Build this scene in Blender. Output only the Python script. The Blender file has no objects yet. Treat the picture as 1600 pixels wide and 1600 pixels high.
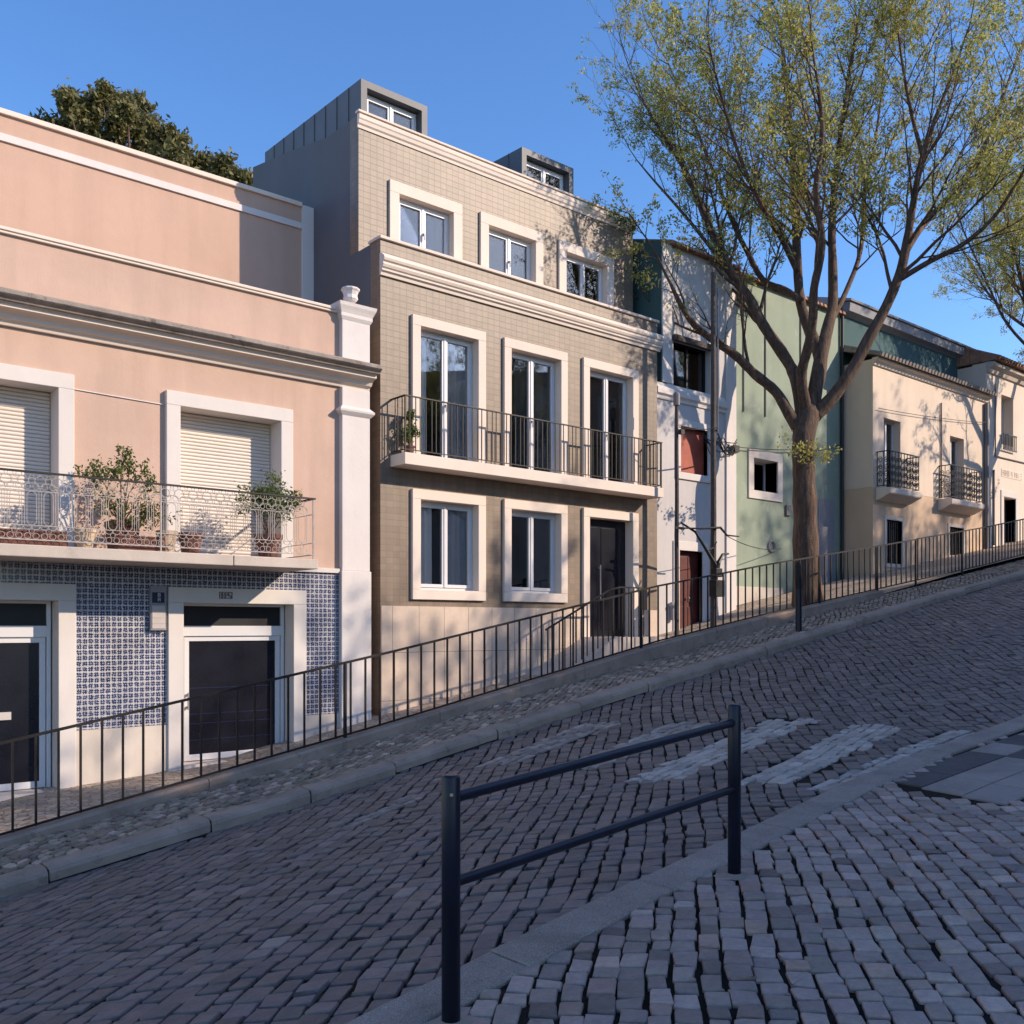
import bpy, math, random
import numpy as np
from mathutils import Vector, Matrix

R = random.Random(11)
scene = bpy.context.scene
COL = scene.collection

# ------------------------------------------------------------------ survey helpers
# eye at the origin; X runs up the street along the facades, Y across the street, Z up
FPX, HX, HY = 1500.0, 800.0, 980.0
FW = (0.644, 0.765)
RT = (0.765, -0.644)

def xat(px, Y):
    u = (px - HX) / FPX
    return Y * (FW[0] + FW[1] * u) / (FW[1] - FW[0] * u)

def at(px, py, Y):
    X = xat(px, Y)
    d = FW[0] * X + FW[1] * Y
    return Vector((X, Y, (HY - py) * d / FPX))

def lerp_table(tab):
    xs = np.array([t[0] for t in tab], float); ys = np.array([t[1] for t in tab], float)
    return lambda x: np.interp(x, xs, ys)

far_z = lerp_table([(-60, -12), (-8, -4.0), (2, -2.43), (5.4, -1.88), (8.8, -1.25), (12.9, -.57), (19.1, .456), (23.7, 1.15), (31, 2.25), (60, 6.6), (140, 7)])
near_z = lerp_table([(-60, -5), (-5, -1.95), (2.29, -1.584), (4.6, -1.445), (7, -1.33), (11, -1.03), (15, -.52), (20, .3), (25, 1.1), (31, 2.1), (60, 6.5), (140, 7)])
walk_z = lerp_table([(-60, -12), (-8, -4.2), (2, -2.35), (3.17, -2.14), (5.9, -1.97), (8, -1.55), (10.8, -1.05), (11.8, -.85), (13.9, -.42), (16.5, .0), (18.6, .52), (24, 1.42), (31, 2.5), (60, 7), (140, 7.4)])
fence_z = lerp_table([(-8, -4.0), (0, -2.55), (2.32, -2.16), (4.33, -1.795), (6.94, -1.323), (12.4, -.272), (15.5, .22), (19.6, .80), (24.9, 1.56), (31, 2.55), (40, 4)])
YFAR = 9.5          # road-side edge of the far kerb
YWALL = 10.8        # road-side face of the low wall
YFRONT = 13.5       # facade plane
kerb_y = lerp_table([(-60, 2.2), (-4, 2.3), (0, 3.0), (2.06, 3.42), (3.43, 3.69), (5.24, 3.99), (6.34, 4.2), (7.43, 4.38), (8.6, 4.5), (11, 4.55), (20, 4.6), (140, 4.6)])

def road_h(X, Y):
    yk = kerb_y(X)
    v = np.clip((Y - yk) / (YFAR - yk), 0, 1)
    return (near_z(X) - .05) * (1 - v) + far_z(X) * v

def pave_h(X, Y):
    return near_z(X) + 0 * Y

def side_h(X, Y):
    return far_z(X) + .14 + 0 * Y

def unproject(px, py, h):
    d = 8.0
    for _ in range(200):
        lat = (px - HX) / FPX * d
        X = FW[0] * d + RT[0] * lat; Y = FW[1] * d + RT[1] * lat
        z = float(h(X, Y))
        dn = -z * FPX / (py - HY)
        d = d + .3 * (dn - d)
        d = min(max(d, .5), 60)
    return (X, Y)

# ------------------------------------------------------------------ materials
def nt(name):
    m = bpy.data.materials.new(name); m.use_nodes = True
    t = m.node_tree
    b = t.nodes['Principled BSDF']
    return m, t, b

def N(t, typ, **kw):
    n = t.nodes.new(typ)
    for k, v in kw.items():
        if k.startswith('in_'):
            n.inputs[int(k[3:])].default_value = v
        else:
            setattr(n, k, v)
    return n

def math_node(t, op, a=None, b=None, c=None):
    n = t.nodes.new('ShaderNodeMath'); n.operation = op
    for i, q in enumerate((a, b, c)):
        if q is None: continue
        if isinstance(q, (int, float)): n.inputs[i].default_value = q
        else: t.links.new(q, n.inputs[i])
    return n.outputs[0]

def pos(t):
    return t.nodes.new('ShaderNodeNewGeometry').outputs['Position']

def noise(t, scale, detail=4, rough=.55, vec=None, dist=0.0):
    n = t.nodes.new('ShaderNodeTexNoise')
    n.inputs['Scale'].default_value = scale; n.inputs['Detail'].default_value = detail
    n.inputs['Roughness'].default_value = rough; n.inputs['Distortion'].default_value = dist
    t.links.new(vec if vec is not None else pos(t), n.inputs['Vector'])
    return n.outputs['Fac']

def ramp(t, fac, stops):
    n = t.nodes.new('ShaderNodeValToRGB')
    e = n.color_ramp.elements
    while len(e) < len(stops): e.new(.5)
    for k, (p, c) in enumerate(stops):
        e[k].position = p
        e[k].color = (c[0], c[1], c[2], 1) if not isinstance(c, (int, float)) else (c, c, c, 1)
    t.links.new(fac, n.inputs['Fac'])
    return n.outputs['Color']

def mixc(t, fac, a, b, mode='MIX'):
    n = t.nodes.new('ShaderNodeMix'); n.data_type = 'RGBA'; n.blend_type = mode
    if isinstance(fac, (int, float)): n.inputs[0].default_value = fac
    else: t.links.new(fac, n.inputs[0])
    for i, q in ((6, a), (7, b)):
        if isinstance(q, tuple): n.inputs[i].default_value = (q[0], q[1], q[2], 1)
        else: t.links.new(q, n.inputs[i])
    return n.outputs[2]

def bump(t, b, h, strength=.3, dist=.01):
    n = t.nodes.new('ShaderNodeBump')
    n.inputs['Strength'].default_value = strength; n.inputs['Distance'].default_value = dist
    t.links.new(h, n.inputs['Height'])
    t.links.new(n.outputs['Normal'], b.inputs['Normal'])

def sc(c, k): return tuple(min(1, x * k) for x in c)

def stretch(t, sx, sy, sz):
    n = t.nodes.new('ShaderNodeMapping'); n.inputs['Scale'].default_value = (sx, sy, sz)
    t.links.new(pos(t), n.inputs['Vector'])
    return n.outputs['Vector']

def plaster(name, c, var=.12, rough=.85, fine=.25, streak=.12, dirt=(.35, .31, .27), dirt_amt=.25):
    m, t, b = nt(name)
    big = ramp(t, noise(t, .9, 6, .62), [(.3, sc(c, 1 - var)), (.7, sc(c, 1 + var * .6))])
    st = ramp(t, noise(t, 1.0, 5, .6, stretch(t, 3.5, 3.5, .35)), [(.42, 0.), (.75, 1.)])
    col = mixc(t, math_node(t, 'MULTIPLY', st, streak), big, sc(c, .62))
    sp = ramp(t, noise(t, 2.3, 8, .7, dist=.6), [(.56, 0.), (.74, 1.)])
    col = mixc(t, math_node(t, 'MULTIPLY', sp, dirt_amt), col, dirt)
    t.links.new(col, b.inputs['Base Color'])
    b.inputs['Roughness'].default_value = rough
    b.inputs['Specular IOR Level'].default_value = .25
    h = math_node(t, 'ADD', noise(t, 60, 4, .6), math_node(t, 'MULTIPLY', noise(t, 5, 4, .6), 1.4))
    bump(t, b, h, fine, .012)
    return m

def simple(name, c, rough=.6, var=.1, scale=3, metallic=0, spec=.4, bmp=0, bscale=40):
    m, t, b = nt(name)
    col = ramp(t, noise(t, scale, 5, .6), [(.3, sc(c, 1 - var)), (.7, sc(c, 1 + var))])
    t.links.new(col, b.inputs['Base Color'])
    b.inputs['Roughness'].default_value = rough; b.inputs['Metallic'].default_value = metallic
    b.inputs['Specular IOR Level'].default_value = spec
    if bmp: bump(t, b, noise(t, bscale, 4), bmp, .01)
    return m

M = {}
M['peach'] = plaster('peach_stucco', (.525, .368, .29), .09, streak=.30, dirt=(.45, .27, .2), dirt_amt=.28)
M['peach_up'] = plaster('peach_stucco_upper', (.52, .35, .268), .06, streak=.22, dirt=(.40, .25, .19), dirt_amt=.14)
M['white'] = plaster('white_lime_render', (.66, .61, .58), .06, streak=.15, dirt=(.45, .4, .36), dirt_amt=.22)
M['stone_trim'] = plaster('limestone_trim', (.72, .61, .52), .05, fine=.12, streak=.1, dirt=(.42, .34, .28), dirt_amt=.15)
M['white_trim'] = plaster('white_stone_trim', (.64, .59, .55), .06, fine=.12, streak=.12, dirt=(.45, .38, .33), dirt_amt=.18)
M['concrete'] = plaster('balcony_concrete', (.52, .45, .39), .14, streak=.3, dirt=(.2, .17, .14), dirt_amt=.4)
M['greyplaster'] = plaster('grey_side_render', (.135, .135, .15), .08, streak=.2, dirt=(.09, .09, .1), dirt_amt=.2)
M['whitehouse'] = plaster('white_house_render', (.54, .51, .50), .08, streak=.3, dirt=(.4, .36, .34), dirt_amt=.35)
M['green'] = plaster('pale_green_render', (.29, .345, .27), .09, streak=.25, dirt=(.5, .5, .46), dirt_amt=.45)
M['teal'] = plaster('teal_render', (.06, .115, .12), .06, streak=.15, dirt=(.12, .16, .16), dirt_amt=.2)
M['cream'] = plaster('cream_render', (.68, .56, .45), .06, streak=.2, dirt=(.5, .4, .32), dirt_amt=.25)
M['yellow'] = plaster('yellow_base_render', (.60, .44, .31), .08, streak=.2, dirt=(.5, .33, .22), dirt_amt=.3)
M['cream2'] = plaster('far_cream_render', (.70, .60, .51), .06, streak=.25, dirt=(.45, .37, .3), dirt_amt=.3)
M['pvc'] = simple('white_window_frame', (.62, .61, .62), .35, .02)
M['zinc'] = simple('zinc_cladding', (.115, .118, .128), .55, .1, 2, 0)
M['dark_iron'] = simple('dark_painted_iron', (.012, .011, .012), .5, .3, 12, .2, bmp=.1)
M['rust_iron'] = simple('brown_weathered_iron', (.010, .008, .008), .6, .4, 9, .15, bmp=.15)
M['white_iron'] = simple('pale_painted_iron', (.36, .325, .30), .5, .2, 15)
M['navy'] = simple('navy_gloss_paint', (.008, .009, .020), .36, .3, 5, 0, .35, .05, 60)
M['chrome'] = simple('steel_screw', (.5, .5, .5), .3, .05, 3, 1)
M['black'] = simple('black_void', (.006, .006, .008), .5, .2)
M['door_navy'] = simple('dark_navy_door', (.009, .0095, .016), .25, .2, 3)
M['maroon'] = simple('maroon_painted_wood', (.09, .014, .011), .5, .25, 5, bmp=.15)
M['red_board'] = simple('red_brown_shutter_board', (.33, .065, .035), .6, .15, 4, bmp=.1)
M['shutter'] = simple('cream_roller_shutter', (.66, .58, .51), .5, .04)
M['curtain'] = simple('sheer_curtain', (.85, .82, .80), .9, .05)
M['curtain_dark'] = simple('grey_curtain', (.55, .53, .55), .9, .08)
M['terracotta'] = simple('terracotta_pot', (.14, .058, .042), .8, .2, 6, bmp=.2)
M['cream_pot'] = simple('cream_clay_pot', (.50, .38, .26), .8, .2, 8, bmp=.2)
M['wood_pole'] = simple('weathered_grey_pole', (.075, .058, .05), .8, .35, 14, bmp=.3)
M['cable'] = simple('black_cable', (.015, .013, .013), .6, .2)
M['pipe_grey'] = simple('grey_downpipe', (.16, .15, .155), .5, .1)
M['pipe_dark'] = simple('dark_downpipe', (.03, .03, .035), .5, .1)
M['granite'] = None
M['roof_grey'] = simple('grey_roof_sheet', (.33, .33, .35), .5, .15, 2)
M['eave_grey'] = simple('grey_eave_paint', (.24, .24, .26), .7, .1)
M['sign_blue'] = simple('dark_blue_enamel', (.012, .018, .05), .3, .1)
M['sign_white'] = simple('white_lettering', (.6, .6, .6), .5, .05)
M['box_grey'] = simple('grey_box_panel', (.26, .25, .27), .6, .1)
M['box_beige'] = simple('beige_meter_cover', (.48, .43, .40), .6, .1)
M['carved'] = simple('carved_stone_mark', (.13, .11, .10), .9, .2)

def granite():
    m, t, b = nt('speckled_granite')
    sp = ramp(t, noise(t, 160, 3, .7), [(.33, (.17, .125, .10)), (.5, (.34, .255, .20)), (.68, (.56, .43, .35))])
    big = ramp(t, noise(t, 1.6, 6, .7, dist=.4), [(.3, .55), (.7, 1.1)])
    col = mixc(t, 1.0, sp, big, 'MULTIPLY')
    t.links.new(col, b.inputs['Base Color']); b.inputs['Roughness'].default_value = .7
    bump(t, b, math_node(t, 'ADD', noise(t, 90, 4), math_node(t, 'MULTIPLY', noise(t, 6, 4), 2.0)), .35, .01)
    return m
M['granite'] = granite()

def old_concrete(name, c, dark=.3):
    m, t, b = nt(name)
    big = ramp(t, noise(t, 1.3, 8, .68, dist=.5), [(.25, sc(c, .55)), (.55, c), (.8, sc(c, 1.25))])
    sp = ramp(t, noise(t, 4.5, 8, .75, dist=.8), [(.55, 0.), (.68, 1.)])
    col = mixc(t, math_node(t, 'MULTIPLY', sp, dark), big, sc(c, .22))
    t.links.new(col, b.inputs['Base Color']); b.inputs['Roughness'].default_value = .88
    bump(t, b, math_node(t, 'ADD', noise(t, 70, 4), math_node(t, 'MULTIPLY', noise(t, 7, 5), 3.0)), .5, .012)
    return m
M['kerb_far'] = old_concrete('worn_kerb_stone', (.37, .265, .195), .6)
M['low_wall'] = old_concrete('worn_low_wall', (.35, .25, .185), .5)
def jointmat():
    m, t, b = nt('dark_joint_earth')
    c = ramp(t, noise(t, 1.4, 7, .7, dist=.5), [(.3, (.016, .012, .010)), (.55, (.026, .020, .015)), (.70, (.07, .052, .034)), (.80, (.045, .045, .018))])
    t.links.new(c, b.inputs['Base Color']); b.inputs['Roughness'].default_value = .95; b.inputs['Specular IOR Level'].default_value = .1
    bump(t, b, noise(t, 80, 4), .6, .01)
    return m
M['joint'] = jointmat()
M['grime'] = old_concrete('grimy_cornice_top', (.30, .255, .22), .98)
M['plinth'] = plaster('stained_cream_plinth', (.60, .53, .46), .1, streak=.3, dirt=(.34, .26, .2), dirt_amt=.45)

def house_tiles(name, c, mortar, bw=.135, rh=.105, gap=.0045):
    m, t, b = nt(name)
    s = N(t, 'ShaderNodeSeparateXYZ'); t.links.new(pos(t), s.inputs[0])
    cb = N(t, 'ShaderNodeCombineXYZ')
    t.links.new(math_node(t, 'ADD', s.outputs[0], s.outputs[1]), cb.inputs[0]); t.links.new(s.outputs[2], cb.inputs[1])
    br = N(t, 'ShaderNodeTexBrick', offset=0.0)
    br.inputs['Scale'].default_value = 1
    br.inputs['Brick Width'].default_value = bw; br.inputs['Row Height'].default_value = rh
    br.inputs['Mortar Size'].default_value = gap; br.inputs['Mortar Smooth'].default_value = .3
    br.inputs['Bias'].default_value = 0
    br.inputs['Color1'].default_value = (*sc(c, .88), 1); br.inputs['Color2'].default_value = (*sc(c, 1.08), 1)
    br.inputs['Mortar'].default_value = (*mortar, 1)
    t.links.new(cb.outputs[0], br.inputs['Vector'])
    big = ramp(t, noise(t, .8, 6, .65), [(.3, .93), (.7, 1.05)])
    col = mixc(t, 1.0, br.outputs['Color'], big, 'MULTIPLY')
    st = ramp(t, noise(t, 1.0, 4, .6, stretch(t, 7, 7, .12)), [(.35, .86), (.7, 1.08)])
    col = mixc(t, .8, col, st, 'MULTIPLY')
    t.links.new(col, b.inputs['Base Color']); b.inputs['Roughness'].default_value = .5
    h = math_node(t, 'SUBTRACT', math_node(t, 'MULTIPLY', noise(t, 14, 3), .4), br.outputs['Fac'])
    bump(t, b, h, .35, .004)
    return m
M['tiles'] = house_tiles('taupe_glazed_tiles', (.205, .150, .108), (.153, .110, .079))

def slabs(name, c, bw, rh):
    m, t, b = nt(name)
    s = N(t, 'ShaderNodeSeparateXYZ'); t.links.new(pos(t), s.inputs[0])
    cb = N(t, 'ShaderNodeCombineXYZ')
    t.links.new(math_node(t, 'ADD', math_node(t, 'ADD', s.outputs[0], s.outputs[1]), .05), cb.inputs[0])
    t.links.new(math_node(t, 'ADD', s.outputs[2], .42), cb.inputs[1])
    br = N(t, 'ShaderNodeTexBrick', offset=0.0)
    br.inputs['Scale'].default_value = 1
    br.inputs['Brick Width'].default_value = bw; br.inputs['Row Height'].default_value = rh
    br.inputs['Mortar Size'].default_value = .006; br.inputs['Mortar Smooth'].default_value = .1
    br.inputs['Color1'].default_value = (*sc(c, .93), 1); br.inputs['Color2'].default_value = (*sc(c, 1.05), 1)
    br.inputs['Mortar'].default_value = (*sc(c, .45), 1)
    t.links.new(cb.outputs[0], br.inputs['Vector'])
    col = mixc(t, 1.0, br.outputs['Color'], ramp(t, noise(t, 1.6, 7, .7, dist=.4), [(.3, .78), (.7, 1.1)]), 'MULTIPLY')
    t.links.new(col, b.inputs['Base Color']); b.inputs['Roughness'].default_value = .7
    bump(t, b, math_node(t, 'SUBTRACT', math_node(t, 'MULTIPLY', noise(t, 40, 4), .3), br.outputs['Fac']), .3, .005)
    return m
M['slabs'] = slabs('beige_stone_slabs', (.60, .47, .37), .53, .80)

def azulejo():
    m, t, b = nt('blue_white_azulejo')
    s = N(t, 'ShaderNodeSeparateXYZ'); t.links.new(pos(t), s.inputs[0])
    P = .075
    def cell(o, k):
        f = math_node(t, 'FRACT', math_node(t, 'MULTIPLY', o, 1 / k))
        return math_node(t, 'ABSOLUTE', math_node(t, 'SUBTRACT', f, .5))
    ox = math_node(t, 'ADD', s.outputs[0], s.outputs[1])
    jx = math_node(t, 'ADD', ox, math_node(t, 'MULTIPLY', math_node(t, 'SUBTRACT', noise(t, 22, 3), .5), .045))
    jz = math_node(t, 'ADD', s.outputs[2], math_node(t, 'MULTIPLY', math_node(t, 'SUBTRACT', noise(t, 19, 3), .5), .045))
    p = cell(jx, P); q = cell(jz, P)
    d = math_node(t, 'SQRT', math_node(t, 'ADD', math_node(t, 'MULTIPLY', p, p), math_node(t, 'MULTIPLY', q, q)))
    mx_ = math_node(t, 'MAXIMUM', p, q); mn_ = math_node(t, 'MINIMUM', p, q)
    blob = math_node(t, 'LESS_THAN', mx_, .425)
    dot = math_node(t, 'GREATER_THAN', d, .085)
    diag = math_node(t, 'GREATER_THAN', math_node(t, 'ADD', math_node(t, 'ABSOLUTE', math_node(t, 'SUBTRACT', p, q)), math_node(t, 'MULTIPLY', math_node(t, 'LESS_THAN', d, .38), 1.0)), .07)
    corner = math_node(t, 'GREATER_THAN', mn_, .455)
    notch = math_node(t, 'GREATER_THAN', math_node(t, 'ADD', mn_, math_node(t, 'MULTIPLY', math_node(t, 'LESS_THAN', mx_, .24), 1.0)), .05)
    k = math_node(t, 'MULTIPLY', math_node(t, 'MULTIPLY', blob, dot), math_node(t, 'MULTIPLY', diag, notch))
    k = math_node(t, 'MAXIMUM', k, corner)
    wear = ramp(t, noise(t, 1.2, 5, .6), [(.3, (.012, .022, .075)), (.7, (.03, .05, .14))])
    col = mixc(t, k, (.47, .455, .46), wear)
    edge = math_node(t, 'MAXIMUM', cell(ox, P * 2), cell(s.outputs[2], P * 2))
    gr = ramp(t, edge, [(.468, 0.), (.482, 1.)])
    col = mixc(t, gr, col, (.54, .525, .52))
    big = ramp(t, noise(t, 2.0, 6, .65), [(.3, .8), (.7, 1.1)])
    col = mixc(t, 1.0, col, big, 'MULTIPLY')
    t.links.new(col, b.inputs['Base Color']); b.inputs['Roughness'].default_value = .22
    bump(t, b, math_node(t, 'SUBTRACT', math_node(t, 'MULTIPLY', noise(t, 9, 2), .5), gr), .15, .003)
    return m
M['azulejo'] = azulejo()

def glass():
    m = bpy.data.materials.new('window_glass'); m.use_nodes = True
    t = m.node_tree; t.nodes.clear()
    o = N(t, 'ShaderNodeOutputMaterial'); mx = N(t, 'ShaderNodeMixShader')
    fr = N(t, 'ShaderNodeFresnel'); fr.inputs['IOR'].default_value = 1.55
    tr = N(t, 'ShaderNodeBsdfTransparent'); tr.inputs['Color'].default_value = (.86, .88, .9, 1)
    gl = N(t, 'ShaderNodeBsdfGlossy'); gl.inputs['Roughness'].default_value = .015
    f2 = math_node(t, 'ADD', math_node(t, 'MULTIPLY', fr.outputs[0], .9), .02)
    t.links.new(f2, mx.inputs[0]); t.links.new(tr.outputs[0], mx.inputs[1]); t.links.new(gl.outputs[0], mx.inputs[2])
    t.links.new(mx.outputs[0], o.inputs['Surface'])
    return m
M['glass'] = glass()

def leafmat(name, c1, c2, trans=.45):
    m = bpy.data.materials.new(name); m.use_nodes = True
    t = m.node_tree; t.nodes.clear()
    o = N(t, 'ShaderNodeOutputMaterial'); mx = N(t, 'ShaderNodeMixShader'); mx.inputs[0].default_value = trans
    df = N(t, 'ShaderNodeBsdfPrincipled'); tl = N(t, 'ShaderNodeBsdfTranslucent')
    df.inputs['Roughness'].default_value = .5; df.inputs['Specular IOR Level'].default_value = .25
    rnd = N(t, 'ShaderNodeNewGeometry').outputs['Random Per Island']
    col = ramp(t, rnd, [(.0, c1), (1., c2)])
    big = ramp(t, noise(t, .8, 3), [(.3, .8), (.7, 1.15)])
    col = mixc(t, 1.0, col, big, 'MULTIPLY')
    t.links.new(col, df.inputs['Base Color']); t.links.new(col, tl.inputs['Color'])
    t.links.new(df.outputs[0], mx.inputs[1]); t.links.new(tl.outputs[0], mx.inputs[2])
    t.links.new(mx.outputs[0], o.inputs['Surface'])
    return m
M['leaf_spring'] = leafmat('spring_leaves', (.26, .265, .06), (.53, .48, .15), .45)
M['leaf_dark'] = leafmat('evergreen_leaves', (.065, .075, .025), (.24, .21, .08), .3)
M['leaf_shrub'] = leafmat('shrub_leaves', (.05, .085, .02), (.16, .20, .055), .35)
M['leaf_green'] = leafmat('bright_plant_leaves', (.07, .12, .02), (.17, .22, .04), .35)

def barkmat():
    m, t, b = nt('brown_bark')
    n1 = noise(t, 1.0, 6, .65, stretch(t, 14, 14, 2.5), .6)
    col = ramp(t, n1, [(.3, (.04, .023, .016)), (.55, (.12, .072, .048)), (.8, (.25, .165, .115))])
    t.links.new(col, b.inputs['Base Color']); b.inputs['Roughness'].default_value = .9
    bump(t, b, math_node(t, 'ADD', n1, noise(t, 50, 4)), .7, .03)
    return m
M['bark'] = barkmat()

def cobblemat(name, rough, spec=.4):
    m, t, b = nt(name)
    a = N(t, 'ShaderNodeAttribute', attribute_name='tint')
    mul = ramp(t, noise(t, 26, 6, .7), [(.25, .78), (.75, 1.18)])
    col = mixc(t, 1.0, a.outputs['Color'], mul, 'MULTIPLY')
    sp = ramp(t, noise(t, 2.2, 7, .7, dist=.5), [(.3, .82), (.7, 1.15)])
    col = mixc(t, 1.0, col, sp, 'MULTIPLY')
    t.links.new(col, b.inputs['Base Color'])
    rr = ramp(t, noise(t, 5, 5, .6), [(.3, rough - .1), (.7, rough + .14)])
    t.links.new(rr, b.inputs['Roughness']); b.inputs['Specular IOR Level'].default_value = spec
    bump(t, b, math_node(t, 'ADD', math_node(t, 'ADD', noise(t, 45, 5, .65), math_node(t, 'MULTIPLY', noise(t, 15, 5, .65), 1.8)), math_node(t, 'MULTIPLY', noise(t, 160, 3), .35)), .6, .011)
    return m
M['sett_road'] = cobblemat('basalt_setts', .56)
M['sett_pave'] = cobblemat('limestone_setts', .62)

def walkmat():
    m, t, b = nt('walkway_paving')
    br = N(t, 'ShaderNodeTexVoronoi', feature='DISTANCE_TO_EDGE'); br.inputs['Scale'].default_value = 9
    t.links.new(pos(t), br.inputs['Vector'])
    vc = N(t, 'ShaderNodeTexVoronoi'); vc.inputs['Scale'].default_value = 9
    t.links.new(pos(t), vc.inputs['Vector'])
    sv = N(t, 'ShaderNodeSeparateColor'); t.links.new(vc.outputs['Color'], sv.inputs[0])
    c = ramp(t, sv.outputs[0], [(.0, (.34, .26, .19)), (1., (.50, .40, .31))])
    e = ramp(t, br.outputs['Distance'], [(.02, 0.), (.07, 1.)])
    col = mixc(t, e, (.20, .15, .115), c)
    col = mixc(t, 1.0, col, ramp(t, noise(t, 1.1, 6, .65), [(.3, .75), (.7, 1.1)]), 'MULTIPLY')
    t.links.new(col, b.inputs['Base Color']); b.inputs['Roughness'].default_value = .8
    bump(t, b, e, .5, .01)
    return m
M['walk'] = walkmat()

def rooftile():
    m, t, b = nt('terracotta_roof_tiles')
    s = N(t, 'ShaderNodeSeparateXYZ'); t.links.new(pos(t), s.inputs[0])
    w = math_node(t, 'SINE', math_node(t, 'MULTIPLY', s.outputs[0], 34))
    w2 = math_node(t, 'FRACT', math_node(t, 'MULTIPLY', s.outputs[1], 3))
    col = ramp(t, noise(t, 4, 5, .7), [(.3, (.16, .075, .045)), (.5, (.30, .15, .09)), (.75, (.38, .25, .17))])
    col = mixc(t, math_node(t, 'MULTIPLY', ramp(t, w2, [(.0, 1.), (.15, 0.)]), .5), col, (.08, .04, .03))
    t.links.new(col, b.inputs['Base Color']); b.inputs['Roughness'].default_value = .85
    bump(t, b, math_node(t, 'ADD', w, w2), .9, .05)
    return m
M['rooftile'] = rooftile()

# ------------------------------------------------------------------ mesh builder
BASE = {}

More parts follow.
